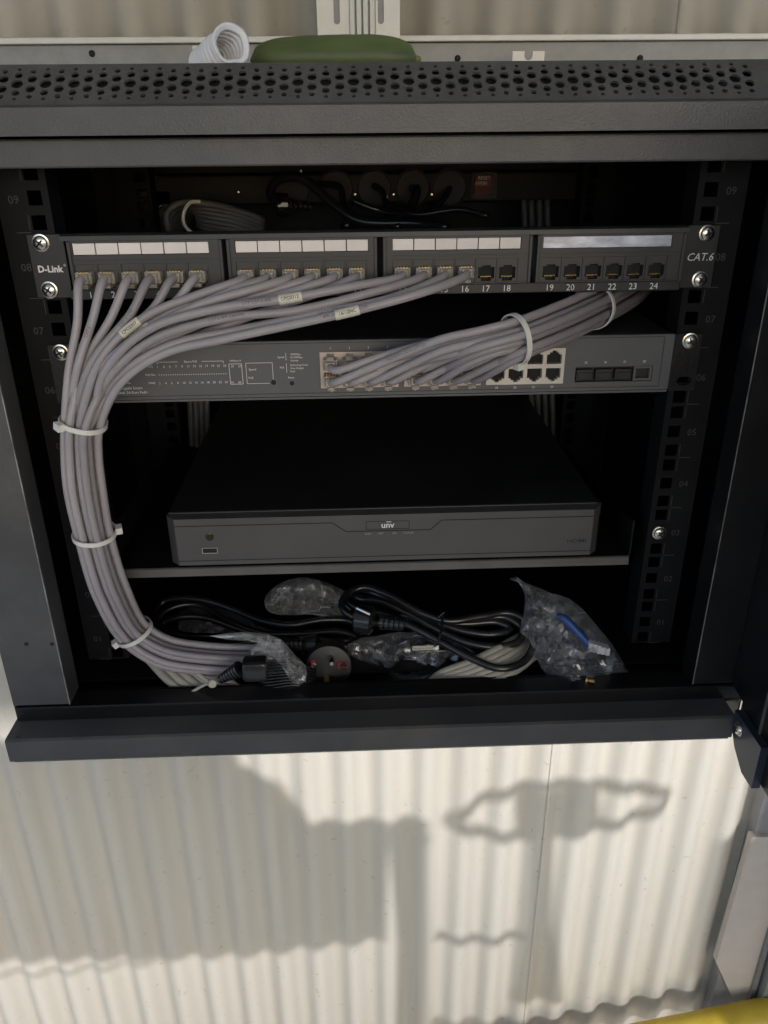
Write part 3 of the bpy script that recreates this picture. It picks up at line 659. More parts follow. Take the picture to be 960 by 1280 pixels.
m = Print(); m.rect(-12.5, 22.5, 123.6, 130.6, -5.2, .5); m.build('badge_outline', HOLE, rc)
m = Print(); m.text('unv', 7.4, 5, -5.25, 126.9, bold=.12); m.line(4, 130.0, 8, 130.0, -5.25, .6); m.build('brand_text', PRINT, rc)
m = Print()
for t_, x in (('RUN', -11), ('NET', -.5), ('HD', 10.5), ('CLOUD', 22)): m.text(t_, 2.4, x, -5.2, 119.5)
m.build('indicator_text', mat('soft_print', (.34, .34, .33), .6), rc)
Print().text('HDMI', 4.6, 162, -5.2, 108, sx=1.45, bold=.05).build('port_text', DKP, rc)
p = at(262, 671, -5); m = MB(); m.lathe((p.x, -5.05, p.z), (0, -1, 0), [(3.4, 0), (3.4, .4), (2.7, .6)], 20); m.build('sensor_window', mat('sensor_dark', (.03, .028, .01), .15), rc)
p = at(262.5, 688, -5); m = MB(); m.plate([(p.x-6.4, p.z-2.7), (p.x+6.4, p.z-2.7), (p.x+6.4, p.z+2.7), (p.x-6.4, p.z+2.7)], [[(p.x-5.7, p.z-2), (p.x+5.7, p.z-2), (p.x+5.7, p.z+2), (p.x-5.7, p.z+2)]], lambda a_, b_, t: Vector((a_, -5.6+t, b_)), .5)
up = m.build('usb_port', ZINC, rc); MB().box(p.x-5.6, p.x+5.6, -5.35, -5.1, p.z-1.9, p.z+1.9).build('usb_cavity', HOLE, up); MB().box(p.x-4.8, p.x+4.8, -5.9, -5.4, p.z-.1, p.z+1).build('usb_tongue', PLAST, up)
# lid screw flap at the right rear corner of the front
m = MB(); m.box(RX1-.8, RX1+4, 14, 24, 122, 133, 1); m.build('side_tab', PLAST, rc)

# ------------------------------------------------------------------ left cable bundle (16 cables from the patch panel)
CR = 2.95
def hexslots(n, d):
    c = []
    for i in range(-4, 5):
        for j in range(-4, 5): c.append(((i+.5*(j & 1)+.17)*d, j*d*.866+.2*d))
    c.sort(key=lambda p: p[0]**2+p[1]**2); return c[:n]
BP = [(104, 528, -40), (103, 565, -38), (107, 610, -36), (118, 667, -32), (138, 735, -22), (168, 790, -8), (205, 814, -10), (250, 822, -8), (305, 825, -4), (355, 832, 0)]
BC = [at(*p) for p in BP]
for i_ in (6, 7, 8, 9):
    if BC[i_].z < -5: BC[i_].z = -5
def bframe(C):
    out = []
    for k in range(len(C)):
        t = (C[min(k+1, len(C)-1)]-C[max(k-1, 0)]).normalized()
        vw = (C0-C[k]); e2 = (vw-t*vw.dot(t)).normalized(); e1 = e2.cross(t)
        out.append((C[k], t, e1, e2))
    return out
BF = bframe(BC)
if BF[0][2].x < 0: BF = [(c, t, -e1, e2) for c, t, e1, e2 in BF]
slots = hexslots(16, 6.55); slots.sort(key=lambda p: p[0])
order = slots[:]
mids = {
 1: [(97, 400, -34), (86, 465, -40)], 2: [(117, 395, -34), (97, 460, -44)], 3: [(140, 395, -34), (106, 455, -38)], 4: [(165, 390, -36), (114, 455, -46)],
 5: [(193, 384, -33), (130, 440, -38)], 6: [(222, 375, -30), (150, 425, -34)],
 7: [(255, 366, -36), (180, 397, -42), (126, 450, -48)], 8: [(285, 363, -31), (200, 397, -38), (132, 455, -40)],
 9: [(318, 361, -38), (235, 387, -44), (140, 447, -50)], 10: [(345, 362, -31), (250, 393, -36), (150, 455, -40)],
 11: [(372, 362, -33), (275, 395, -40), (160, 452, -44)], 12: [(400, 365, -30), (300, 400, -34), (170, 458, -38)],
 13: [(440, 358, -42), (355, 374, -48), (270, 386, -52), (185, 412, -54), (131, 465, -52)],
 14: [(470, 364, -40), (370, 388, -46), (280, 398, -50), (190, 425, -52), (136, 472, -50)],
 15: [(492, 372, -44), (400, 392, -46), (300, 412, -44), (210, 432, -48), (146, 472, -46)],
 16: [(530, 365, -48), (437, 390, -54), (355, 408, -54), (280, 424, -52), (205, 442, -50), (152, 478, -48)]}
ordw = ['first', 'second', 'third', 'fourth', 'fifth', 'sixth', 'seventh', 'eighth', 'ninth', 'tenth', 'eleventh', 'twelfth', 'thirteenth', 'fourteenth', 'fifteenth', 'sixteenth']
extra = {7: ', with a paper tag on it', 8: ', with a printed sleeve tag'}
def rj45(x, y0, z, flip, parent):
    f = -1 if flip else 1
    m = MB(); m.box(x-5.5, x+5.5, y0-9, y0+4, z-3.9, z+3.9, .5)
    m.box(x-2.8, x+2.8, y0-11.5, y0+1, z+(3.9 if f > 0 else -6.6), z+(6.6 if f > 0 else -3.9), .5)
    m.box(x-3.8, x+3.8, y0-13, y0-9.2, z-3.0, z+3.0, .8)
    o = m.build('plug', PLUG, parent)
    m = MB()
    for q in range(4): m.box(x-3.6+q*2.1, x-2.7+q*2.1, y0-9.2, y0-2, z-3.95*f-.25, z-3.95*f+.25)
    m.build('contact_pins', GOLD, o)
    return o
panelj = [j for k in jx for j in k]
TEXT = {8: ('CAT.6 UTP 4PR', 230), 11: ('UTP 24AWG 4PR', 260), 14: ('CAT.6 4PR 24AWG', 240), 2: ('CAT.6', 70), 4: ('CAT.6 UTP', 60), 10: ('4PR 24AWG CAT.6', 150), 13: ('UTP CAT.6 4PR', 180), 16: ('4PR 24AWG CAT.6 UTP', 165), 15: ('CAT.6 UTP 4PR', 150)}
TAGS = {13: (360, 372, 'CPC0312'), 16: (437, 388, '16/12NC'), 7: (157, 399, 'CPC0307'), 8: (170, 405, 'EXT10')}
for n in range(1, 17):
    x = panelj[n-1]; z = 327.2
    lab = 'grey network cable plugged into the %s patch panel port from the left' % ordw[n-1]
    c = thing('network_cable', (x, -12, z), lab, 'cable', 'grey network cables bundled down the left side')
    rj45(x, -9.5, z, True, c)
    pts = [Vector((x, -20, z)), Vector((x-(.8 if n < 4 else 2.2), -26.5, z-1.2))]
    pts += [at(*p) for p in mids[n]]
    sl2 = order[n-1]
    for k, (C, t, e1, e2) in enumerate(BF):
        e = 1.0 if k not in (2, 4) else 1.06
        pts.append(C+e1*sl2[0]*e+e2*sl2[1]*e)
    path = smoothpath(pts, 5)
    MB().tube(path, CR, 12).build('cable_jacket', CABLE, c, smooth=True)
    if n in TEXT:
        m = MB(); wraptext(m, path, CR, TEXT[n][1]*.6, TEXT[n][0], 2.9, .2, flip=True)
        m.build('jacket_print', STAMP, c)
    if n in TAGS:
        u, v, s_ = TAGS[n]
        best = min(range(len(path)), key=lambda i: (path[i]-(at(u, v, path[i].y))).length)
        acc = sum((path[i+1]-path[i]).length for i in range(best))
        seg = []; a0 = 0
        for i in range(max(0, best-2), min(len(path), best+3)): seg.append(path[i])
        c0, c1 = path[best], path[best+1]; dd = (path[best+1]-path[best-1]).normalized()
        sg = [path[best]-dd*7.5, path[best]-dd*3, path[best]+dd*3, path[best]+dd*7.5]
        sg = [path[best-1].lerp(path[best], -.3), path[best], path[best+1], path[best+1].lerp(path[best+2], .7)]
        tg = MB().tube(sg, CR+.45, 14).build('cable_tag', TAGM, c, smooth='auto')
        m = MB(); wraptext(m, sg, CR+.45, 8, s_, 3.1, .1, flip=True, bold=.04); m.build('tag_print', DKP, tg)
def tie(C, t, e1, e2, r1, r2, lab, headang, mtl=TIE, w=3.6, parent=None, grp='white cable ties', straight=0):
    o = thing('cable_tie', C, lab, 'cable tie', grp)
    m = MB(); N = 32; ring = []
    for i in range(N):
        a_ = 2*math.pi*i/N
        for q, (dr_, dt) in enumerate(((0, -w/2), (1.1, -w/2), (1.1, w/2), (0, w/2))):
            ring.append(C+e1*(r1+dr_)*math.cos(a_)+e2*(r2+dr_)*math.sin(a_)+t*(dt+.6*math.sin(a_*2)))
    m.add(ring, [(i*4+q, i*4+(q+1) % 4, ((i+1) % N)*4+(q+1) % 4, ((i+1) % N)*4+q) for i in range(N) for q in range(4)])
    m.build('strap', mtl, o, smooth='auto')
    d = e1*math.cos(headang)+e2*math.sin(headang); tg = t.cross(d)
    hc = C+e1*(r1+2.6)*math.cos(headang)+e2*(r2+2.6)*math.sin(headang)
    h = MB(); vs = []
    for a_, b_, c_ in ((-1,-1,-1),(1,-1,-1),(1,1,-1),(-1,1,-1),(-1,-1,1),(1,-1,1),(1,1,1),(-1,1,1)): vs.append(hc+tg*a_*3.4+t*b_*(w/2+.9)+d*c_*2.4)
    h.add(vs, [(0,3,2,1),(4,5,6,7),(0,1,5,4),(1,2,6,5),(2,3,7,6),(3,0,4,7)])
    h.build('head', mtl, o)
    return o
R1 = 15.6
tie(*BF[0], R1, R1, 'white cable tie highest on the left cable bundle beside the switch', 2.6)
tie(*BF[3], R1, R1, 'white cable tie with its head sticking out beside the recorder', .1)
tie(*BF[5], R1, R1, 'lowest white cable tie where the left bundle bends inward', 3.4)

# ------------------------------------------------------------------ right cable bundle (16 cables from the switch)
KB = [(560, 446, -46), (600, 436, -50), (645, 424, -48), (700, 403, -24), (742, 384, 12), (778, 366, 60), (800, 350, 130)]
KC = [at(*p) for p in KB]; KF = bframe(KC)
KF = [(c, t, (e1 if e1.z > 0 else -e1), e2) for c, t, e1, e2 in KF]
s2 = hexslots(16, 6.7); s2.sort(key=lambda p: -p[0])      # upper slots first
cols8 = sorted([c for c in SPX if c[0] < 77], key=lambda c: (c[0], c[2]))
names8 = ['first', 'second', 'third', 'fourth', 'fifth', 'sixth', 'seventh', 'eighth']
for i, (cx, cz, row) in enumerate(cols8):
    ci = i//2
    lab = 'grey network cable in the %s socket of the %s row of switch ports' % (names8[ci], 'upper' if row == 0 else 'lower')
    c = thing('network_cable', (cx, -4, cz), lab, 'cable', 'grey network cables bundled at the switch')
    rj45(cx, -4, cz, row == 1, c)
    sl2 = s2[i]
    pts = [Vector((cx, -14, cz)), Vector((cx+3, -22, cz+(-1.5 if row == 0 else 2)))]
    frx = cx+3
    # lead the cable toward the bundle
    k0 = 0 if cx < 20 else (1 if cx < 45 else 2)
    C, t, e1, e2 = KF[k0]; tgt = C+e1*sl2[0]*1.15+e2*sl2[1]*1.05
    if ci < 5:
        pmid = pts[-1].lerp(tgt, .45); pmid.y = -30-sl2[1]*.5-ci*.6; pts.append(pmid)
    for k in range(k0, len(KF)):
        C, t, e1, e2 = KF[k]; e = 1.12 if k == 0 else (1.05 if k == 1 else 1)
        pts.append(C+e1*sl2[0]*e+e2*sl2[1]*e*(.85 if k < 2 else 1))
    path = smoothpath(pts, 5)
    MB().tube(path, CR, 12).build('cable_jacket', CABLE, c, smooth=True)
    if i in (1, 4, 7, 9):
        m = MB(); wraptext(m, path, CR, 70, 'PREMIUM CAT.6 UTP 301' if i != 4 else 'UTP 4PR 24AWG', 2.9, .1); m.build('jacket_print', STAMP, c)
tie(*KF[2], 16.6, 16.2, 'white cable tie around the switch cables with its head hanging down', math.pi+.35)
tie(*KF[4], 15.8, 15.8, 'white cable tie where the switch cables duck under the patch panel', math.pi+1.2)

# ------------------------------------------------------------------ rear of the cabinet: power strip, cords, cable coils
pd = thing('power_strip', (20, 350, 370), 'black rack power strip with red switch at the cabinet back', 'power strip')
a_ = at(345, 250, 330); b_ = at(650, 215, 330)
zc0, zc1 = at(500, 254, 330).z, at(500, 216, 330).z
MB().box(-235, 235, 330, 372, zc0, zc1, 2).build('housing', INNER, pd)
for u in (365, 420, 468, 516, 562):
    p = at(u, 236, 329.5); m = MB()
    m.lathe((p.x, 329.6, (zc0+zc1)/2), (0, -1, 0), [(19.5, 0), (19.5, 1.6), (18, 2), (17, .8), (4, .6)], 24); so = m.build('socket', mat('socket_grey', (.030, .030, .042), .5, spec=.2) if u == 365 else bpy.data.materials['socket_grey'], pd, smooth='auto')
m = MB(); 
for u, v in ((444, 243), (492, 243), (540, 243)):
    p = at(u, v, 324); m.lathe((p.x, 326.5, p.z), (0, -1, 0), [(2.2, 0), (2, 1.2), (1, 1.8)], 12)
m.build('socket_screw', ZINC, pd)
a_, b_ = at(589, 249, 320), at(622, 214, 320)
MB().box(a_.x+3, b_.x-3, 322, 329, a_.z+4, b_.z-4, 1.5).build('rocker_switch', REDD, pd)
MB().box(a_.x, b_.x, 315, 329.2, a_.z, b_.z, 3).build('switch_cover', COVER, pd, smooth='auto')
Print().text('RESET', 5, (a_.x+b_.x)/2, 321.7, (a_.z+b_.z)/2+7, rot=0).build('switch_text', PRINT, pd)
def cord(name, pts, r, lab, cat, mtl, grp=None, seg=10, step=4, part='rubber_jacket'):
    P_ = [at(*p) if not isinstance(p, Vector) else p for p in pts]
    c = thing(name, P_[0], lab, cat, grp)
    MB().tube(smoothpath(P_, step), r, seg).build(part, mtl, c, smooth=True); return c
c = cord('power_cable', [(366, 255, 300), (340, 247, 280), (339, 235, 270), (352, 223, 262), (375, 222, 256), (395, 236, 250), (420, 258, 240), (450, 276, 230), (520, 279, 220), (560, 284, 200)], 4.8, 'thin black cord arching in front of the leftmost power strip socket', 'power cable', RUB, 'power cables at the cabinet back')
m = MB(); p = at(362, 256, 296)
for k in range(5): m.lathe(p+Vector((k*5, -2, -k*.3)), (1, 0, 0), [(6-k*.4, 0), (6-k*.4, 3)], 14)
m.lathe(p+Vector((-14, 0, 0)), (1, 0, 0), [(11, 0), (12, 3), (11, 13)], 18); m.build('cord_plug', RUB, c)
cord('power_cable', [(400, 230, 318), (425, 235, 290), (432, 262, 270), (470, 281, 240), (500, 283, 220)], 3.6, 'thin black cord curving down from the second power strip socket', 'power cable', RUB, 'power cables at the cabinet back')
c = cord('power_cable', [(516, 236, 318), (521, 238, 300), (514, 258, 285), (496, 274, 270), (455, 275, 250), (430, 283, 230)], 4.8, 'black cord looping below the middle power strip sockets', 'power cable', RUB, 'power cables at the cabinet back')
cord('power_cable', [(468, 232, 322), (478, 240, 300), (486, 258, 280), (520, 268, 262), (575, 262, 250), (610, 270, 235)], 3.4, 'black cord sweeping right below the power strip', 'power cable', RUB, 'power cables at the cabinet back')
cord('power_cable', [(562, 236, 322), (556, 246, 300), (540, 262, 280), (505, 268, 268), (470, 262, 258), (440, 250, 262)], 3.4, 'black cord crossing leftward from the socket beside the red switch', 'power cable', RUB, 'power cables at the cabinet back')
# coil of grey cable at the back left, seen over the patch panel
cl = thing('cable_coil', at(240, 280, 200), 'coiled grey cable tied in a roll behind the upper left panel', 'cable coil')
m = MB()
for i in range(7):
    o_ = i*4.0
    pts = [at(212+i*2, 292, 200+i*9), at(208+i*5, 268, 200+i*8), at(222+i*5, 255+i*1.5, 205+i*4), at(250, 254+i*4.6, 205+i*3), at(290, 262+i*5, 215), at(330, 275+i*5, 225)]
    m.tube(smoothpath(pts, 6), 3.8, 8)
m.build('cable_strands', CABLE_SHADED, cl, smooth=True)
m = MB(); m.tube(smoothpath([at(250, 252, 195), at(238, 253, 190), at(230, 265, 185), at(230, 280, 185), at(238, 290, 188)], 3), 1.6, 6); m.build('tie_strap', TIE, cl)
# risers at the back
def riser(us, vs_, Y, lab, grp, mtl=CABLE_SHADED):
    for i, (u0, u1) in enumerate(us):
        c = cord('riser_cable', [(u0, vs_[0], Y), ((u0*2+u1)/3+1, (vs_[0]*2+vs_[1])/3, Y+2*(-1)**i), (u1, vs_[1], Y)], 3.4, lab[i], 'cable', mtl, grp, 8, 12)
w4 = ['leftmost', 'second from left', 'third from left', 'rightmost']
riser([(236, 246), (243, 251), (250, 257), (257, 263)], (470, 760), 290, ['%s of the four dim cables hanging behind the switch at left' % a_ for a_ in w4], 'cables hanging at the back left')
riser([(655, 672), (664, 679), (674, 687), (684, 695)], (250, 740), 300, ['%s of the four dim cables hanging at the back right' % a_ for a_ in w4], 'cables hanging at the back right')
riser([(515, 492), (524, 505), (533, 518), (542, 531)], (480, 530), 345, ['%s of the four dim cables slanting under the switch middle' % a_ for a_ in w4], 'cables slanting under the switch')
m = MB()
t = thing('junction_bracket', at(190, 280, 330), 'dark bracket with glinting screws at the back left corner', 'bracket')
p = at(163, 290, 330); q = at(212, 238, 330); MB().box(p.x, q.x, 330, 345, p.z, q.z, 1).build('bracket_body', BLACK, t)
for u, v in ((192, 221), (191, 259), (200, 258), (298, 240), (376, 214)):
    p = at(u, v, 326); m.lathe((p.x, 329, p.z), (0, -1, 0), [(2.4, 0), (2.2, 1.5), (1, 2.2)], 12)
m.build('bracket_screw', ZINC, t)

# ------------------------------------------------------------------ the bottom of the cabinet
def pile(u, v): return at(u, v, 14+(838-v)*.75)
# cream cables looping on the cabinet floor
for i in range(6):
    o_ = i*1.0
    pts = [at(170+i*12, 806, 18), at(203+i*14, 843, -8), at(226+i*15.5, 865, -20), at(250+i*16.5, 890, -20)]
    zf = -16.6
    zf = -43+ (i//3)*6.5; yf = -17.5+(i%3)*5.6
    pts += [Vector((-70+i*6, yf, zf)), Vector((30-i*3, yf, zf))]
    pts += [at(500+i*4, 888-i*2, -22+i*.6), at(535+i*2, 874-i*5.6, -27+i*3.2), at(585+i*1, 862-i*7, -27+i*4.4), at(634-i*2, 845-i*7, -20+i*5), at(674-i*3, 815-i*5, 12+i*5)]
    cord('cream_cable', pts, 3.7, '%s cream cable of the loop lying on the cabinet floor' % ['outermost', 'second outermost', 'third outermost', 'third innermost', 'second innermost', 'innermost'][i], 'cable', CREAM, 'cream cables looped on the cabinet floor', 10, 5)
t = thing('cable_tie', at(255, 858, -24), 'cream cable tie lying across the cream cables at lower left', 'cable tie')
MB().tube(smoothpath([at(243, 838, -14), at(258, 850, -24), at(262, 853, -27)], 2), 2.0, 8).build('strap', CREAM, t, smooth=True)
MB().tube(smoothpath([at(235, 868, -30), at(250, 859, -29), at(266, 852, -28), at(285, 846, -22)], 2), 1.3, 8).build('tail', CREAM, t, smooth=True)
m = MB(); m.lathe(at(265, 853, -30), (0.3, -1, .3), [(3.6, 0), (4, 2), (3.4, 4.5)], 12); m.build('head', CREAM, t)

# left black cord
c = thing('power_cable', pile(300, 800), 'long oval coil of black power cord at lower left', 'power cable', 'spare power cables lying on the cabinet floor')
L1 = [(330, 806), (270, 806), (225, 801), (200, 790), (193, 772), (202, 754), (225, 745), (258, 748), (292, 762), (325, 774), (362, 777), (405, 772), (438, 776), (453, 785), (438, 795), (400, 797), (350, 792), (305, 789), (262, 790), (225, 790), (203, 779),
      (201, 766), (218, 754), (248, 753), (285, 770), (330, 784), (380, 787), (425, 786), (447, 791), (425, 801), (380, 800), (330, 797), (280, 797), (235, 796), (210, 786), (206, 772), (226, 762), (256, 764), (300, 780), (345, 790), (395, 793), (430, 797), (400, 806), (375, 806)]
P_ = []
for k, (u, v) in enumerate(L1): p = pile(u, v); p.y += 3*math.sin(k*1.7)-k*.3; P_.append(p)
MB().tube(smoothpath(P_, 4), 3.3, 10).build('rubber_jacket', RUB, c, smooth=True)
# schuko plug facing the front
pc = at(411, 834, -8); fd = Vector((.05, -1, .18)).normalized()
pl = thing('round_plug', pc, 'round black two pin plug face with red earth clip at bottom centre', 'plug')
ph = MB(); ph.lathe(pc, fd, [(15, -16), (20, -12), (20.6, -2), (20, 0), (19, .4)], 32); ph.build('plug_body', PLAST, pl, smooth='auto')
rgt = Vector((1, 0, 0)); rgt = (rgt-fd*rgt.dot(fd)).normalized(); upv = fd.cross(rgt)*-1
if upv.z < 0: upv = -upv
for dx, dz in ((2.5, 9.5), (-2.5, -9.8)):
    m = MB(); m.lathe(pc+rgt*dx+upv*dz, fd, [(2.6, .3), (2.5, 12), (1.6, 13.5)], 14); m.build('pin', ZINC if dz > 0 else GOLD, pl, smooth='auto')
for dx, dz, w_, h_ in ((12, 1.5, 5.5, 4), (-13.5, 5, 2.4, 3.6)):
    q = pc+rgt*dx+upv*dz; m = MB(); m.tube([q+rgt*-w_*.8+fd*.6, q+rgt*w_*.8+fd*.6], h_*.9, 4); m.build('earth_clip', RED, pl)
    m = MB(); m.lathe(q+rgt*1+fd*1.5, fd, [(3.2 if dx > 0 else 1.5, 1.2), (3.2 if dx > 0 else 1.5, 2.4)], 14); m.build('clip_hole', HOLE if dx > 0 else ZINC, pl)
m = MB(); p = at(385, 806, 16); q = at(352, 806, 20); dv = (q-p)/6
for k in range(6): m.lathe(p+dv*k, dv, [(6.6-k*.45, 0), (6.6-k*.45, 3.0)], 14)
m.lathe(p-dv*2.2, dv, [(10, 0), (9, 8), (7, 12)], 16); m.build('strain_relief', RUB, c)
# C13 connector lower left
cn = thing('appliance_connector', at(312, 845, -18), 'black appliance connector with ribbed sleeve beside the grey bundle end', 'plug')
cc = at(318, 838, -38); m = MB(); m.box(cc.x-10, cc.x+11, cc.y-6, cc.y+10, cc.z-9, cc.z+10, 3.5); m.build('connector_body', RUB, cn, smooth='auto')
m = MB(); p = at(300, 836, -38); q = at(274, 850, -34); dv = (q-p)/7
for k in range(7): m.lathe(p+dv*k, dv, [(7-k*.5, 0), (7-k*.5, 1.9)], 14)
m.tube([p, q], 3.2, 8); m.build('ribbed_sleeve', RUB, cn)
# thin black wires in a bag between connector and plug
tw = thing('thin_wire_coil', at(345, 850, -15), 'coil of thin black wires between the connector and the round plug', 'wire')
m = MB()
for i in range(11):
    v0 = 832+i*3.3; m.tube(smoothpath([at(318+i, v0+2, -14-i), at(340, v0-3+i*.6, -20-i), at(368, v0-2, -20-i), at(395, v0+4, -14-i)], 6), 1.1, 6)
m.build('wire_strands', RUB, tw, smooth=True)

# right black cord coil
c = thing('power_cable', pile(560, 800), 'glossy black power cord coiled and tied at lower right centre', 'power cable', 'spare power cables lying on the cabinet floor')
T0 = [(500, 781), (470, 775), (440, 768), (427, 756), (434, 741), (455, 733), (485, 743), (530, 767), (560, 776), (600, 771), (638, 767), (661, 780), (668, 803), (655, 829), (625, 838), (590, 826), (556, 808), (520, 789), (480, 771), (448, 765), (433, 754), (442, 741), (465, 741), (500, 758), (545, 781), (590, 781), (632, 778), (655, 792), (652, 809), (622, 817), (585, 812), (552, 798), (515, 778), (475, 760), (448, 757), (442, 750), (456, 747), (492, 763), (540, 787), (585, 791), (625, 790), (642, 799), (620, 806), (585, 803), (550, 793), (500, 783)]
P_ = []
for k, (u, v) in enumerate(T0): p = at(u, v, -20+(838-v)*.75); p.y += -4+k*.5; P_.append(p)
MB().tube(smoothpath(P_, 4), 3.5, 12).build('rubber_jacket', RUB, c, smooth=True)
m = MB(); m.tube(smoothpath([at(551, 767, 20), at(553, 778, 8), at(550, 795, -6), at(546, 806, 0)], 2), 1.1, 6); m.tube(smoothpath([at(555, 770, 12), at(547, 773, 8), at(556, 765, 6)], 2), .8, 6); m.build('twist_tie', RUB, c)
m = MB(); p = at(505, 781, 0); q = at(468, 776, 6); dv = (q-p)/6
for k in range(5): m.lathe(p+dv*k, dv, [(5+k*.6, 0), (5+k*.6, 3.2)], 14)
m.lathe(q, dv, [(9, 0), (13, 3), (12.5, 16), (9, 18)], 18); m.build('cord_plug', RUB, c, smooth='auto')
m = MB(); m.tube([at(446, 760, 0), at(463, 768, -6)], 1.7, 10); m.build('metal_pin', ZINC, c)
m = MB(); p = at(657, 822, 12); 
m.add([at(651, 834, 6), at(657, 836, 6), at(667, 812, 8), at(661, 806, 10)], [(0, 1, 2, 3)]); m.add([at(651, 834, 7), at(657, 836, 7), at(667, 812, 9), at(661, 806, 11)], [(3, 2, 1, 0)]); m.build('paper_flag', TAGM, c)

# clear plastic bags: irregular creased film, front and back skins
def bag(name, outline, Yf, thick, lab, mtl, seed, n=160, amp=3.0, grp='clear plastic bags on the cabinet floor'):
    rnd = random.Random(seed); poly = outline
    us = [p[0] for p in poly]; vs_ = [p[1] for p in poly]
    pts = [Vector(p) for p in poly]
    def inside(p):
        c_ = False; j = len(poly)-1
        for i in range(len(poly)):
            if (poly[i][1] > p[1]) != (poly[j][1] > p[1]) and p[0] < (poly[j][0]-poly[i][0])*(p[1]-poly[i][1])/(poly[j][1]-poly[i][1])+poly[i][0]: c_ = not c_
            j = i
        return c_
    def dist(p):
        d = 1e9
        for i in range(len(poly)):
            a_, b_ = Vector(poly[i]), Vector(poly[(i+1) % len(poly)]); ab = b_-a_; t = max(0, min(1, (Vector(p)-a_).dot(ab)/ab.length_squared)); d = min(d, (Vector(p)-a_-ab*t).length)
        return d
    k = 0
    while k < n:
        q = (rnd.uniform(min(us), max(us)), rnd.uniform(min(vs_), max(vs_)))
        if inside(q) and dist(q) > 2: pts.append(Vector(q)); k += 1
    nb = len(poly); V, E, F, *_ = delaunay_2d_cdt(pts, [(i, (i+1) % nb) for i in range(nb)], [], 1, 1e-4)
    F = [f for f in F if inside(sum((V[i] for i in f), Vector((0, 0)))/len(f))]
    nv = len(V); m = MB(); A, B = [], []
    for v in V:
        e = min(1, dist(v)/16)**.55; yy = Yf(v.x, v.y) if callable(Yf) else Yf
        nz = noise.noise(Vector((v.x*.05, v.y*.05, seed)))*amp*2+(1-2.4*abs(noise.noise(Vector((v.x*.09+v.y*.04, v.y*.05, seed+9)))))*amp*1.6+rnd.uniform(-.3, .3)*amp
        A.append(at(v.x, v.y, yy-thick/2*e+nz*e)); B.append(at(v.x, v.y, yy+thick/2*e+nz*.5*e))
    m.add(A+B, list(F)+[tuple(i+nv for i in reversed(f)) for f in F])
    t = thing(name, (A[0]+B[0])/2, lab, 'plastic bag', grp)
    o = m.build('film', mtl, t)
    bm = bmesh.new(); bm.from_mesh(o.data)
    bmesh.ops.subdivide_edges(bm, edges=bm.edges[:], cuts=1, use_grid_fill=True, smooth=.6)
    bm.to_mesh(o.data); bm.free(); o.data.shade_smooth(); o.data.set_sharp_from_angle(angle=R(22)); return t
fY = lambda k, c_: (lambda u, v: c_+(855-v)*k)
t = bag('plastic_bag', [(636, 724), (646, 721), (656, 728), (690, 742), (712, 748), (740, 775), (765, 805), (785, 840), (797, 859), (760, 861), (705, 862), (688, 850), (670, 822), (662, 800), (650, 790), (655, 765), (656, 742), (648, 728)], fY(.45, -22), 26, 'clear plastic bag of screws and blue cable at lower right', BAG, 3, 260, 4.5)
cord('blue_cable', [(697, 770, 8), (705, 773, 4), (725, 793, -4), (737, 806, -8)], 3.6, 'short blue cable inside the clear bag at lower right', 'cable', BLUE, None)
t2 = thing('white_connector', at(750, 812, -9), 'small white ribbed connector at the end of the blue cable', 'connector')
for k in range(5):
    p = at(738+k*5.2, 805+k*1.6, -10); m = MB(); m.box(p.x-2.2, p.x+1.6, p.y-4, p.y+4, p.z-6+k*.4, p.z+3, .6); m.build('connector_rib', WPL, t2)
t3 = thing('screw_pack', at(730, 852, -30), 'few loose rack screws at the bottom of the clear bag', 'screws')
for u, v, rr_ in ((733, 850, .3), (716, 847, 1)):
    p = at(u, v, -34); m = MB(); d_ = Vector((math.cos(rr_), -.5, math.sin(rr_)*.3)); m.lathe(p, d_, [(3.4, 0), (3.2, 1.6), (1.6, 2.2), (1.5, 7)], 12); m.build('loose_screw', SHELF if rr_ > .5 else GOLD, t3, smooth='auto')
bag('plastic_bag', [(330, 752), (338, 738), (352, 728), (372, 722), (395, 724), (420, 733), (436, 745), (440, 762), (425, 772), (390, 768), (355, 769), (336, 765)], fY(.5, 25), 30, 'crumpled clear bag in the middle under the shelf', BAGT, 11, 160, 6)
bag('plastic_bag', [(262, 795), (300, 790), (335, 793), (352, 800), (368, 818), (382, 832), (382, 852), (372, 856), (362, 850), (352, 832), (335, 820), (318, 824), (312, 812), (322, 803), (290, 800)], fY(.4, -32), 14, 'twisted clear film hanging left of the round plug', BAGT, 21, 130, 3)
bag('plastic_bag', [(435, 805), (470, 795), (500, 790), (540, 793), (575, 805), (600, 820), (580, 832), (545, 842), (520, 862), (505, 858), (480, 838), (452, 826), (438, 818)], fY(.45, 2), 22, 'clear bag holding black parts right of the round plug', BAG, 31, 200, 5)
bag('plastic_bag', [(222, 770), (235, 760), (262, 756), (300, 768), (330, 785), (400, 800), (400, 806), (330, 803), (250, 800), (226, 792)], fY(.75, 10), 18, 'clear sleeve wrapped around the oval black cord coil', BAG, 51, 140, 3)
t = thing('black_adapter', at(520, 818, 20), 'dark adapter with small white label inside the middle bag', 'adapter')
p = at(530, 820, 20); MB().box(p.x-34, p.x+24, p.y-6, p.y+18, p.z-16, p.z+10, 4).build('adapter_body', RUB, t, smooth='auto')
p = at(529, 807, 12); q = MB(); q.box(p.x-10, p.x+9, p.y-3, p.y-2, p.z-3, p.z+1.5, .2); lb = q.build('adapter_label', TAGM, t)
Print().text('MADE IN CHINA', 2.4, p.x, p.y-3.2, p.z-.8).build('label_text', DKP, lb)

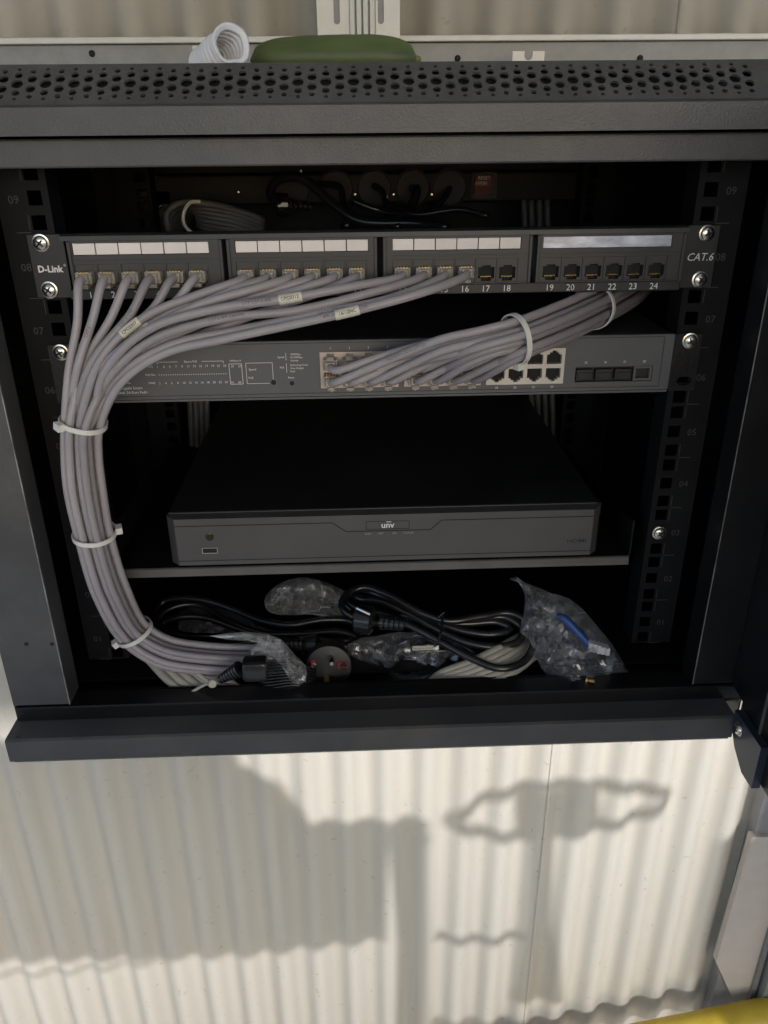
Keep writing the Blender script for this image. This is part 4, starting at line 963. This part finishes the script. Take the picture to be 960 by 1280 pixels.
# ------------------------------------------------------------------ things on top of the cabinet
cu = thing('cucumber', at(415, 60, 170), 'long green cucumber lying on top of the cabinet', 'cucumber')
a_, b_ = at(312, 66, 170), at(522, 72, 170); N = 26; prof = []; ctr = []
for i in range(N+1):
    t = i/N; r = 17.2*min(1, (1-abs(2*t-1)**4.5))**.5*(1-.04*math.sin(5*t)); prof.append(max(r, .6))
    p = a_.lerp(b_, t); ctr.append(Vector((p.x, p.y, 471.3-.5+1.5*math.sin(math.pi*t))))
m = MB(); fr = frames(ctr); sg = 28
for k, (p, tt, aa, bb) in enumerate(fr):
    for j in range(sg):
        w_ = 2*math.pi*j/sg; rr_ = prof[k]*(1+.025*math.cos(6*w_)+.02*noise.noise(Vector((k*.4, j*.5, 0)))); m.v.append(p+aa*math.cos(w_)*rr_+bb*math.sin(w_)*rr_)
m.f += [(k*sg+j, k*sg+(j+1) % sg, (k+1)*sg+(j+1) % sg, (k+1)*sg+j) for k in range(N) for j in range(sg)]+[tuple(range(sg-1, -1, -1)), tuple(N*sg+j for j in range(sg))]
CUC = mat('cucumber_skin', (.075, .105, .03), .5, var=.35, vscale=40, stretch=(.25, 1.5, 1.5), bump=.6, bscale=260, dust=.35, dustcol=(.13, .15, .06))
m.build('skin', CUC, cu, smooth=True)
m = MB(); m.lathe(ctr[-1]-Vector((3, 0, 0)), (1, 0, 0), [(3.5, 0), (2.6, 4), (1.6, 6)], 12); m.build('stem_end', mat('stem', (.17, .17, .07), .7), cu)
ho = thing('corrugated_hose', at(278, 70, 150), 'open end of a white ribbed hose on top of the cabinet', 'hose')
c1 = at(289, 55, 128); c0 = at(258, 84, 165); ax = (c1-c0); Lh = ax.length; ax.normalize()
m = MB(); prof = []
nr = 9; RH = 14.2
for i in range(nr*6+1):
    t = i/(nr*6); prof.append((RH+1.3*math.cos(2*math.pi*nr*t)+.0, t*Lh))
inner = [(RH-1.8+1.5*math.cos(2*math.pi*nr*i/(nr*6)), i/(nr*6)*Lh) for i in range(nr*6, -1, -1)]
full = prof+inner; sg = 30; aa = ax.orthogonal().normalized(); bb = ax.cross(aa)
vs_ = [c0+ax*h+(aa*math.cos(2*math.pi*j/sg)+bb*math.sin(2*math.pi*j/sg))*r*(1+(.08*math.cos(2*(2*math.pi*j/sg)+.6)+.16*noise.noise(Vector((math.cos(2*math.pi*j/sg)*1.3, math.sin(2*math.pi*j/sg)*1.3, h*.05))))*(h/Lh)) for r, h in full for j in range(sg)]
n_ = len(full); m.add(vs_, [(k*sg+j, k*sg+(j+1) % sg, (k+1)*sg+(j+1) % sg, (k+1)*sg+j) for k in range(n_-1) for j in range(sg)]+[((n_-1)*sg+j, (n_-1)*sg+(j+1) % sg, (j+1) % sg, j) for j in range(sg)])
m.build('hose_wall', mat('hose_white', (.78, .78, .82), .45, var=.06), ho, smooth=True)
MB().tube(smoothpath([c0+ax*3, c0-ax*8+Vector((-4, 3, 0)), Vector((c0.x-40, c0.y+30, 470)), Vector((c0.x-80, c0.y+80, 470.5))], 4), 15.6, 20).build('hose_run', bpy.data.materials['hose_white'], ho, smooth=True) if False else None

# ------------------------------------------------------------------ lower right: enclosure and yellow rail
EY = 375
en = thing('wall_enclosure', at(950, 1150, EY), 'beige metal enclosure cut off at the lower right edge', 'enclosure')
pts = [at(940, 1047, EY), at(895, 1203, EY), at(917, 1249, EY)]
x0 = at(940, 1047, EY).x
poly = [(pts[0].x, pts[0].z), (pts[1].x, pts[1].z), (pts[2].x, pts[2].z-2), (pts[2].x+220, pts[2].z-60), (pts[0].x+240, pts[0].z)]
m = MB(); m.prism(poly, 'y', EY, EY+14); m.build('enclosure_body', BOXM, en)
yr = thing('yellow_pipe', at(880, 1290, 335), 'thick yellow painted pipe crossing the bottom right corner', 'pipe')
a_, b_ = at(700, 1321, 335), at(1050, 1250, 335); MB().tube([a_+(a_-b_)*.2, a_, b_, b_+(b_-a_)*.6], 29, 36).build('pipe_body', YEL, yr, smooth='auto')
